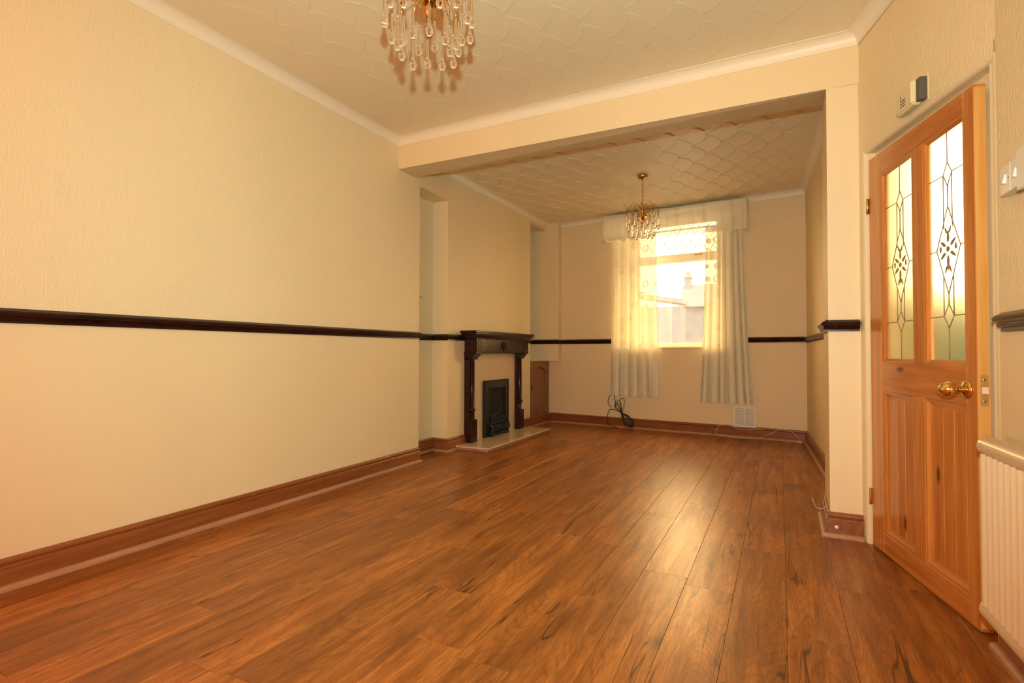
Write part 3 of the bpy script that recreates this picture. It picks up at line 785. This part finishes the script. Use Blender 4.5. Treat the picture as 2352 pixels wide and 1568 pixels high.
fire = thing('gas_fire', (BX+.022, 5.395, .045), 0, 'black cast iron inset gas fire with coals behind a low fret', 'fire')
w2 = .293
b = MB(); b.cbox(0, .030, -w2, -w2+.085, 0, .628, .004); b.cbox(0, .030, w2-.085, w2, 0, .628, .004); b.cbox(0, .030, -w2+.08, w2-.08, .545, .628, .004)
b.build('frame', 'iron', fire)
b = MB(); b.sweep([(.030, -w2+.020), (.030, w2-.020)], [(0, .600), (.006, .604), (.006, .612), (0, .616)], -1); 
for s_ in (-1, 1): b.cbox(.028, .036, s_*(w2-.020)-.006, s_*(w2-.020)+.006, .02, .61, .002)
for s_ in (-1, 1): b.cbox(.028, .034, s_*(w2-.085)-.006, s_*(w2-.085)+.006, .10, .55, .002)
b.cbox(.028, .034, -w2+.085, w2-.085, .538, .550, .002)
b.build('frame_bead', 'iron', fire)
MB().box(.001, .006, -w2+.08, w2-.08, 0, .55).build('fire_back', 'soot', fire)
rs = random.Random(4)
for i in range(16):
    row = i//6; yy = -.155+.062*(i % 6)+(.03 if row % 2 else 0)+rs.uniform(-.008, .008)
    r_ = rs.uniform(.026, .034)
    bm = bmesh.new(); bmesh.ops.create_icosphere(bm, subdivisions=1, radius=r_)
    for v in bm.verts: v.co = v.co*rs.uniform(.82, 1.12)
    bm.verts.index_update(); b = MB(); b._a([v.co for v in bm.verts], [[v.index for v in f.verts] for f in bm.faces]); bm.free()
    b.build('coal', 'coal', fire, loc=(.040-.004*row, yy, .150+.042*row))
b = MB(); b.tube([(.075, -.185+.01*i, .115+.012*math.sin(i*.9)) for i in range(38)], .007, 6)
for i in range(9):
    yy = -.17+.0425*i; b.tube([(.055, yy, .045), (.078, yy, .060), (.082, yy, .085), (.074, yy, .118)], [.006, .008, .008, .006], 6)
for s_ in (-1, 1):
    b.tube([(.035, s_*.215, .02), (.060, s_*.200, .045), (.085, s_*.190, .085), (.070, s_*.205, .125), (.05, s_*.225, .15)], [.010, .014, .016, .012, .006], 8)
b.build('fret', 'iron', fire)
b = MB(); b.cbox(.0, .060, -.200, .200, .030, .052, .006); b.prism([(-.21, 0), (-.15, 0), (-.12, .022), (.12, .022), (.15, 0), (.21, 0), (.20, .035), (-.20, .035)], .030, .075, axis='x')
b.build('ashpan_cover', 'iron', fire)
MB().lathe([(0, 0), (.008, 0), (.010, .006), (.006, .012), (0, .014)], 10, (.030, w2-.004, .520), 'x').build('control_knob', 'brass_dull', fire)

# ---------------------------------------------------------------- low cupboard in the far corner
cup = thing('cupboard', (BX, 6.410, .125), 0, 'low pine cupboard built into the corner right of the fireplace', 'cupboard')
cw, chh = .640, .742                                  # local y along, x towards room
MB().box(-.075, -.022, 0, cw, 0, chh).build('carcass', 'cupboard_wood', cup)
dr = MB(); dr.cbox(-.020, 0, .004, .10, .004, chh-.004, .002); dr.cbox(-.020, 0, cw-.10, cw-.004, .004, chh-.004, .002)
dr.cbox(-.020, 0, .10, cw-.10, .004, .115, .002)
arch = [(.10, chh-.004), (.10, chh-.155)]+[(.10+(cw-.20)*i/12, chh-.155+.075*math.sin(math.pi*i/12)) for i in range(1, 12)]+[(cw-.10, chh-.155), (cw-.10, chh-.004)]
dr.prism(arch, -.020, 0, axis='x')
D = dr.build('door', 'cupboard_wood', cup)
MB().cbox(-.020, -.012, .09, cw-.09, .10, chh-.10, .002).build('raised_panel', 'cupboard_wood', D)
b = MB(); b.cbox(0, .003, .040, .056, .35, .44, .001); b.lathe([(.004, 0), (.004, .012), (.009, .016), (.009, .022), (0, .025)], 12, (0, .048, .395), 'x'); b.build('handle', 'iron', D)

# ---------------------------------------------------------------- pine door
DA = R(-76.514); DW_, DT = .8834, .040
door = thing('door_1', (.419, 3.293, .008), DA, 'half glazed stripped pine door standing slightly ajar', 'door', None, 'structure')
def ztop(u): return lerp(1.985, 1.948, u/DW_)
# local: x along the leaf from hinge, -y faces the room, z up
def part(name, mat, x0, x1, z0, z1, y0=0.0, y1=DT, c=.0025, parent=None, slope=False):
    b = MB().cbox(x0, x1, y0, y1, z0, z1, c)
    if slope:
        zm = (z0+z1)/2; b.v = [(x, y, z+(ztop(x)-ztop(0)) if z > zm else z) for x, y, z in b.v]
    xm, zm = (x0+x1)/2, (z0+z1)/2
    b.v = [(x-xm, y, z-zm) for x, y, z in b.v]
    return b.build(name, mat, parent or door, loc=(xm, 0, zm))
part('stile', 'pine_v', 0, .130, 0, 1.985, slope=True); st = part('stile', 'pine_v', .820, DW_, 0, 1.985, slope=True)
part('muntin', 'pine_v', .432, .522, .100, .795); part('muntin', 'pine_v', .440, .530, .935, 1.872)
part('lock_rail', 'pine_h', .130, .820, .795, .935)
part('bottom_rail', 'pine_h', .130, .820, 0, .100)
b = MB().cbox(.130, .820, 0, DT, 1.872, 1.985, .0025); b.v = [(x, y, z+(ztop(x)-ztop(0)) if z > 1.93 else z) for x, y, z in b.v]
b.build('top_rail', 'pine_h', door)
for x0, x1 in ((.130, .432), (.522, .820)):
    # tongued boards standing in the lower panel
    nb = 3; wd = (x1-x0-.064)/nb
    for i in range(nb):
        b = MB().cbox(-wd/2, wd/2, .014, .030, -.315, .315, .0035)
        b.build('panel_board', 'pine_v', door, loc=(x0+.032+wd*(i+.5), 0, .4475))
    for xa_, xb_ in ((x0, x0+.034), (x1-.034, x1)):
        b = MB().prism([(xa_, .003), (xb_, .003) if xa_ == x0 else (xb_, .003), (xb_, .026), (xa_, .026)], .100, .795)
        s_ = 1 if xa_ == x0 else -1
        b = MB(); xo = xa_ if s_ > 0 else xb_
        b.prism([(xo, .002), (xo+s_*.010, .003), (xo+s_*.022, .012), (xo+s_*.034, .016), (xo+s_*.034, .028), (xo, .028)], .100, .795)
        b.v = [(x-xo, y, z-.45) for x, y, z in b.v]; b.build('moulding', 'pine_v', door, loc=(xo, 0, .45))
    for zo, s_ in ((.100, 1), (.795, -1)):
        b = MB().prism([(.002, zo), (.003, zo+s_*.010), (.012, zo+s_*.022), (.016, zo+s_*.034), (.028, zo+s_*.034), (.028, zo)], x0, x1, axis='x')
        b.v = [(x, y, z) for x, y, z in b.v]; b.build('moulding', 'pine_h', door)
etch_z = dict(a=1.68, f=1.40, d=1.13)
for x0, x1 in ((.130, .440), (.530, .820)):
    b = MB().box(x0+.004, x1-.004, .016, .022, .937, 1.871); gp = b.build('pane', 'frosted', door)
    for xo, s_ in ((x0, 1), (x1, -1)):
        b = MB().prism([(xo, .002), (xo+s_*.010, .003), (xo+s_*.020, .014), (xo, .014)], .935, 1.872)
        b.v = [(x-xo, y, z-1.4) for x, y, z in b.v]; b.build('glazing_bead', 'pine_v', door, loc=(xo, 0, 1.4))
    for zo, s_ in ((.935, 1), (1.872, -1)):
        MB().prism([(.002, zo), (.003, zo+s_*.010), (.014, zo+s_*.020), (.014, zo)], x0, x1, axis='x').build('glazing_bead', 'pine_h', door)
    # leaded lines and flower motif
    xm = (x0+x1)/2+.010; b = MB(); yy = .0145; e = .0021
    def ln(*pts): b.tube([(xm+p[0], yy, p[1]) for p in pts], e, 5)
    hw = (x1-x0)/2-.012
    ln((0, 1.865), (0, 1.735)); ln((0, 1.735), (.030, 1.690), (0, 1.640), (-.030, 1.690), (0, 1.735))
    ln((.030, 1.690), (hw-.010, 1.690)); ln((-.030, 1.690), (-hw-.01, 1.690))
    for s_ in (-1, 1):
        ln((s_*.030, 1.690), (s_*.030, 1.475)); ln((0, 1.640), (0, 1.560))
        ln((0, 1.560), (s_*.082, 1.395)); ln((s_*.082, 1.395), (s_*(hw)-.010, 1.395)); ln((s_*.082, 1.395), (0, 1.215))
        ln((s_*.034, 1.290), (s_*.034, 1.130)); 
        ln((0, 1.175), (s_*.034, 1.128), (0, 1.080)); ln((s_*.034, 1.128), (s_*hw-.01, 1.128))
    ln((0, 1.215), (0, 1.175)); ln((0, 1.080), (0, .945))
    b.build('leading', 'etch', gp)
    b = MB()
    def petal(cx, cz, ang, length, wid):
        n = 14; P_ = []
        for i in range(n):
            a = 2*math.pi*i/n; px = length/2*math.cos(a); pz = wid/2*math.sin(a)*(1-.35*math.cos(a))
            P_.append((cx+px*math.cos(ang)-pz*math.sin(ang), cz+px*math.sin(ang)+pz*math.cos(ang)))
        b.prism(P_, .0125, .0150, axis='y')
    cz = 1.392
    petal(xm, cz, 0, .022, .022)
    for ang, l, r_ in ((90, .046, .050), (270, .060, .055)): petal(xm+r_*math.cos(R(ang)), cz+r_*math.sin(R(ang)), R(ang), l, .014)
    for ang in (35, 145, 215, 325): petal(xm+.042*math.cos(R(ang)), cz+.042*math.sin(R(ang)), R(ang), .040, .013)
    for ang in (0, 180): petal(xm+.052*math.cos(R(ang)), cz+.004, R(ang+90), .026, .012)
    for s_ in (-1, 1): petal(xm+s_*.014, cz+.075, R(90-s_*25), .028, .009); petal(xm+s_*.014, cz-.080, R(270+s_*25), .030, .009)
    b.build('flower_motif', 'etch', gp)
b = MB().cbox(DW_-.0005, DW_+.0015, .0012, DT-.0012, .012, 1.938, .0004); b.build('leaf_edge', 'pine_edge', door)
kb = MB().lathe([(0, 0), (.034, 0), (.034, .004), (.028, .008), (.018, .011), (.0, .011)], 24, (.822, 0, .848), 'y'); kb.v = [(x, -y, z) for x, y, z in kb.v]
kn = kb.build('knob_rose', 'brass', door)
kb = MB().lathe([(.012, .010), (.011, .030), (.015, .036)]+[(.029*math.sin(a), .060-.029*math.cos(a)) for a in [math.pi*(.18+.82*i/14) for i in range(15)]], 24, (.822, 0, .848), 'y'); kb.v = [(x, -y, z) for x, y, z in kb.v]
kb.build('knob', 'brass', door)
b = MB().box(DW_+.0015, DW_+.003, .008, .032, .795, .905); lp = b.build('latch_plate', 'latch', door)
b = MB().prism([(DW_+.003, .012), (DW_+.014, .026), (DW_+.003, .026)], .838, .862); b.build('latch_bolt', 'steel', lp)
b = MB()
for z in (.812, .888): b.lathe([(.005, 0), (.0045, .001), (0, .0012)], 10, (DW_+.003, .020, z), 'x')
b.build('screw', 'steel', lp)
for z, mt in ((1.745, 'brass'), (.245, 'copper')):
    b = MB(); b.tube([(-.006, -.006, z-.040), (-.006, -.006, z+.040)], .006, 10); b.box(-.020, .0, -.001, .002, z-.038, z+.038)
    for k in range(4): b.tube([(-.006, -.006, z-.024+.016*k-.0008), (-.006, -.006, z-.024+.016*k+.0008)], .0068, 10)
    b.build('hinge', mt, door)
# cream lining behind the leaf
lin = MB(); lin.prism([(S0, .055), (S0+.020, .055), (S0+.020, TH), (S0, TH)], 0, 2.034); lin.prism([(S1-.022, .012), (S1, .012), (S1, TH), (S1-.022, TH)], 0, 1.998)
lin.prism([(.90, .052), (S1, .052), (S1, TH), (.90, TH)], 0, 1.998); lin.prism([(S0, .058), (S0+.055, .058), (S0+.055, TH), (S0, TH)], 0, 2.034)
lin.prism([(S0, .058), (S1, .052), (S1, TH), (S0, TH)], 1.925, 2.040)
lin.box(S0, S1, .058, TH, 0.0, .012)
struct(lin, 'trim_10', 'paint', 'cream painted lining inside the door opening', 'door lining', loc=(P0[0], P0[1], 0), rot=(0, 0, DWA))

# ---------------------------------------------------------------- door chime on the wall above the door
chm = thing('door_chime', (P0[0], P0[1], 0), DWA, 'aged cream plastic door chime with loose cover on wall above the door', 'door chime')
b = MB().cbox(.500, .680, -.006, -.0005, 2.040, 2.150, .002); b.build('base_plate', 'cream_plastic', chm)
b = MB().cbox(.500, .645, -.048, -.004, 2.040, 2.150, .012); cv = b.build('cover', 'cream_plastic', chm)
b = MB()
for k in range(3): b.box(.560, .590, -.0488, -.0478, 2.062+.012*k, 2.066+.012*k)
for k in range(4): b.box(.548, .553, -.0488, -.0478, 2.062+.014*k, 2.069+.014*k)
b.build('grille_slots', 'dark', cv)
MB().lathe([(.016, 0), (.014, .0015), (.006, .003), (0, .003)], 16, (.528, -.048, 2.085), 'y').build('sounder_dish', 'cream_plastic', cv)
b = MB().cbox(.645, .676, -.034, -.006, 2.045, 2.140, .002); b.build('circuit_box', 'red_board', chm)

# ---------------------------------------------------------------- switches on the right wall
def switch(name, label, s0, s1, z0, z1, depth, gangs, mat):
    r_ = thing(name, (P1[0], P1[1], 0), RA, label, 'switch')
    MB().cbox(s0, s1, -depth*.75, -.0005, z0, z1, .003).build('pattress', mat, r_)
    pl = MB().cbox(s0-.001, s1+.001, -depth, -depth*.75, z0-.001, z1+.001, .003).build('plate', mat, r_)
    gw = (s1-s0)/max(gangs, 1)
    for g in range(gangs):
        c = s0+gw*(g+.5); zm = (z0+z1)/2
        b = MB().prism([(-depth, zm+.014), (-depth-.003, zm+.014), (-depth-.009, zm-.013), (-depth, zm-.014)], c-.006, c+.006, axis='x'); b.build('rocker', 'upvc', pl)
        for q in (-1, 1): MB().lathe([(.0022, 0), (.002, .0006), (0, .0006)], 8, (c+q*gw*.34, -depth-.0007, zm), 'y').build('screw', 'dark', pl)
    if gangs > 1: MB().box((s0+s1)/2-.0008, (s0+s1)/2+.0008, -depth-.0012, -depth, z0, z1).build('plate_seam', 'plastic', pl)
    return r_
switch('light_switch', 'white two gang light switch on surface box beside the door', .118, .262, 1.492, 1.580, .032, 2, 'plastic')
switch('wall_plate', 'white switch box cut off by the right edge of the photo', .272, .360, 1.470, 1.590, .046, 0, 'plastic')

# ---------------------------------------------------------------- radiator
rad = thing('radiator', (P1[0], P1[1], 0), RA, 'cream ribbed double panel radiator under the switch at right edge', 'radiator')
r0, r1, zb0, zt0 = .118, 1.52, .150, .722
def rad_panel(yf, yb_, name):
    n = int((r1-r0-.03)/.0405); prof = []
    p = (r1-r0-.03)/n
    for i in range(n):
        a = r0+.015+p*i
        prof += [(a+p*k/8, yf+.0095+.0095*math.cos(2*math.pi*k/8)) for k in range(8)]
    prof.append((r1-.015, yf+.019))
    back = [(r1-.015, yb_), (r0+.015, yb_)]
    b = MB(); b.prism(prof+back, zb0+.045, zt0-.050); b.build(name, 'radiator', rad)
    # horizontal top and bottom water channels
    for z0, z1, nm in ((zt0-.052, zt0-.006, 'top_channel'), (zb0, zb0+.048, 'bottom_channel')):
        zc_ = (z0+z1)/2; h = (z1-z0)/2; pr = [(yb_, z0+.006)]+[(lerp(yf+.004, yb_, .5)-.5*(yb_-yf+.002)*math.sin(a), zc_-h*math.cos(a)) for a in [math.pi*(.12+.76*i/8) for i in range(9)]]+[(yb_, z1-.006)]
        b = MB(); b.prism(pr, r0+.004, r1-.004, axis='x')
        b.build(nm, 'radiator', rad)
        for xx, s_ in ((r0+.004, -1), (r1-.004, 1)):
            c = MB(); c.prism([(lerp(yf, yb_, .5)+(p_[0]-lerp(yf, yb_, .5))*.8, zc_+(p_[1]-zc_)*.8) for p_ in pr], min(xx, xx+s_*.006), max(xx, xx+s_*.006), axis='x'); c.build('end_cap', 'radiator', rad)
    b = MB().box(r0+.03, r1-.03, lerp(yf, yb_, .62), lerp(yf, yb_, .62)+.0025, zt0-.010, zt0+.010); b.build('seam_flange', 'radiator', rad)
rad_panel(-.104, -.080, 'front_panel')
rad_panel(-.052, -.030, 'rear_panel')
b = MB().cbox(r0+.05, r1-.05, -.078, -.054, zt0-.03, zt0-.016, .002); b.build('top_grille', 'radiator', rad)
b = MB(); b.tube([(r0-.028, -.070, zb0+.032), (r0+.012, -.070, zb0+.032)], .009, 10); b.lathe([(.014, 0), (.014, .012), (.009, .020), (0, .022)], 12, (r0-.034, -.070, zb0+.026), 'x'); b.build('blanking_plug', 'radiator', rad)
b = MB()
for s_ in (r0+.25, r1-.25): b.box(s_, s_+.03, -.032, -.001, .30, .62)
b.build('wall_bracket', 'radiator', rad)
b = MB(); b.tube([(.455, -.060, .0), (.455, -.060, zb0+.01)], .0075, 10); b.build('pipe_tail', 'copper', rad)
b = MB(); b.cbox(.428, .470, -.100, -.070, .018, .055, .006); b.build('bracket_foot', 'plastic', rad)

# ---------------------------------------------------------------- small things
vent = thing('wall_vent', (F0[0], F0[1], 0), FA, 'square white louvred air vent low on the far wall', 'vent')
x0, x1, z0, z1 = 2.480, 2.720, .122, .358
b = MB(); b.cbox(x0, x0+.020, -.016, -.001, z0, z1, .002); b.cbox(x1-.020, x1, -.016, -.001, z0, z1, .002); b.cbox(x0+.02, x1-.02, -.016, -.001, z1-.018, z1, .002); b.cbox(x0+.02, x1-.02, -.016, -.001, z0, z0+.018, .002)
xm = (x0+x1)/2; b.cbox(xm-.007, xm+.007, -.015, -.001, z0+.018, z1-.018, .002); b.build('frame', 'upvc', vent)
MB().box(x0+.01, x1-.01, -.003, -.0005, z0+.01, z1-.01).build('backing', 'back_panel', vent)
sl = MB().prism([(-.003, .004), (-.014, -.004), (-.015, -.001), (-.004, .008)], -.047, .047, axis='x').mesh('louvre_slat')
for k in range(11):
    for s_ in (-1, 1): link('louvre_slat', sl, 'upvc', vent, (xm+s_*.0535, 0, z0+.026+k*.0178))

def curve_pts(ctrl, n=8):
    P = []; c = [Vector(p) for p in ctrl]
    for i in range(len(c)-1):
        q0, q1, q2, q3 = c[max(i-1, 0)], c[i], c[i+1], c[min(i+2, len(c)-1)]
        for k in range(n):
            t = k/n; P.append(.5*((2*q1)+(-q0+q2)*t+(2*q0-5*q1+4*q2-q3)*t*t+(-q0+3*q1-3*q2+q3)*t**3))
    P.append(c[-1]); return P
cab = thing('cable_bundle', (F0[0], F0[1], 0), FA, 'coiled black cable tied in a bundle below the left curtain', 'cable')
b = MB(); rs = random.Random(11)
kx, kz = 1.115, .200                                   # the tie
for i in range(7):                                     # loops drooping to lower right
    a = rs.uniform(-.06, .05); l = .235-.012*i+rs.uniform(-.01, .01); sp = .022+.012*(i % 4)
    d = Vector((.60+a, 0, -.80+a)); nrm = Vector((.80, 0, .60))
    o_ = Vector((kx, -.045-.006*i, kz))
    b.tube(curve_pts([o_, o_+d*l*.4+nrm*sp, o_+d*l*.85+nrm*sp*1.2, o_+d*l, o_+d*l*.85-nrm*sp*.9, o_+d*l*.4-nrm*sp*.7, o_]), .0036, 6)
for i in range(4):                                     # loops above the tie
    l = .13+.02*i; sp = .035+.010*(i % 2); d = Vector((-.72+.25*i, 0, .66)).normalized(); nrm = Vector((d.z, 0, -d.x)); o_ = Vector((kx, -.045-.006*i, kz))
    b.tube(curve_pts([o_, o_+d*l*.45+nrm*sp*.6, o_+d*l*.9+nrm*sp*.6, o_+d*l, o_+d*l*.85-nrm*sp*.7, o_+d*l*.4-nrm*sp*.4, o_]), .0036, 6)
b.tube(curve_pts([(kx, -.05, kz), (.955, -.05, .235), (.900, -.045, .110), (.925, -.035, .030), (1.015, -.045, .008), (1.06, -.060, .006)]), .0045, 6)
b.tube(curve_pts([(.955, -.045, .26), (.915, -.04, .33), (.93, -.035, .40), (.975, -.035, .46)]), .0045, 6)
b.tube(curve_pts([(1.03, -.05, .27), (1.02, -.045, .34), (1.00, -.035, .43), (1.0, -.03, .50)]), .0045, 6)
b.build('cord', 'cable_black', cab)
b = MB(); b.lathe([(.0, -.016), (.014, -.014), (.017, 0), (.014, .014), (0, .016)], 10, (kx, -.060, kz)); b.build('cable_tie', 'cable_black', cab)
b = MB(); b.lathe([(.006, 0), (.006, .02), (.004, .024), (0, .024)], 8, (1.285, -.085, .006), 'x'); b.build('plug_pin', 'steel', cab)

cbw = thing('loose_cable', (F0[0], F0[1], 0), FA, 'thin white cable trailing along the far skirting to the right corner', 'cable')
b = MB(); b.tube(curve_pts([(2.46, -.030, .135), (2.36, -.035, .140), (2.30, -.05, .085), (2.31, -.06, .020), (2.42, -.075, .004), (2.58, -.085, .004), (2.74, -.075, .012), (2.88, -.040, .075), (2.98, -.030, .130), (3.08, -.030, .115), (3.16, -.045, .050), (3.175, -.055, .012)]), .0026, 6); b.build('cord', 'cable_white', cbw)
b = MB(); b.cbox(3.145, 3.190, -.075, -.045, .0005, .020, .004); b.build('connector', 'cable_white', cbw)
b = MB(); b.tube(curve_pts([(2.46, -.030, .132), (2.52, -.032, .105), (2.66, -.036, .100), (2.78, -.034, .115)]), .0026, 6); b.build('cord', 'cable_white', cbw)

b = MB(); b.tube(curve_pts([(PL-.004, 3.500, .135), (PL-.030, 3.49, .110), (PL-.062, 3.485, .118), (PL-.080, 3.49, .165)]), .0019, 6)
tag(b.build('loose_wire', 'cable_white'), 'short curled white wire sticking out beside the pier skirting', 'cable')
ds = thing('door_stop', (.262, PY0-.021, .062), 0, 'small white door stop knob screwed to the pier skirting', 'door stop')
kb = MB().lathe([(.005, 0), (.004, .014), (.0045, .020)], 10, (0, 0, 0), 'y'); kb.v = [(x, -y, z) for x, y, z in kb.v]; kb.build('stem', 'brass', ds)
kb = MB().lathe([(.0045, .018), (.009, .020), (.010, .027), (.007, .031), (0, .032)], 12, (0, 0, 0), 'y'); kb.v = [(x, -y, z) for x, y, z in kb.v]; kb.build('rubber_tip', 'upvc', ds)
b = MB().tube([(-2.929, 3.931, 1.49), (-2.915, 3.945, 1.49), (-2.912, 3.947, 1.498)], .0022, 6)
tag(b.build('wall_hook', 'iron'), 'tiny black hook on the wall edge above the dado rail', 'hook')

# ---------------------------------------------------------------- outside the rear window
mb = MB().box(-30, 22, 7.6, 60, -1.3, -1.2)
struct(mb, 'yard_ground', 'garden', 'grey yard beyond the rear window', 'ground')
hs = thing('neighbour_house', (-1.6, 20, -1.2), 0, 'hazy grey house with slate roof and chimney beyond the window', 'building')
b = MB().box(-1.62, 4.5, 0, 1.2, 0, 3.84); b.build('wall', 'render', hs)
rf = MB()
rf._a([(-1.67, -.2, 3.83), (4.7, -.2, 3.83), (4.7, .6, 4.71), (-1.61, .6, 4.706), (-1.67, 1.4, 3.83), (4.7, 1.4, 3.83)], [(0, 1, 2, 3), (5, 4, 3, 2), (4, 0, 3), (1, 5, 2), (1, 0, 4, 5)], 0); rf.build('roof', 'slate', hs)
ck = MB().box(-1.55, -1.33, .45, .80, 4.4, 4.98); ck.cbox(-1.58, -1.30, .42, .83, 4.93, 5.0, .01); cko = ck.build('chimney', 'render', hs)
MB().lathe([(.10, 5.00), (.085, 5.06), (.07, 5.16), (.09, 5.19), (0, 5.19)], 10, (-1.44, .62, 0)).build('chimney_pot', 'terracotta', cko)
ob = thing('outbuilding', (-3.6, 15.5, -1.2), 0, 'low grey outbuilding roofline left of the neighbour house', 'building')
MB().box(-3.5, 1.10, 0, .9, 0, 3.5).build('wall', 'render', ob)
MB().prism([(-3.7, 4.44), (1.17, 3.565), (1.17, 3.685), (-3.7, 4.58)], -.1, 1.0, axis='y').build('roof', 'slate', ob)
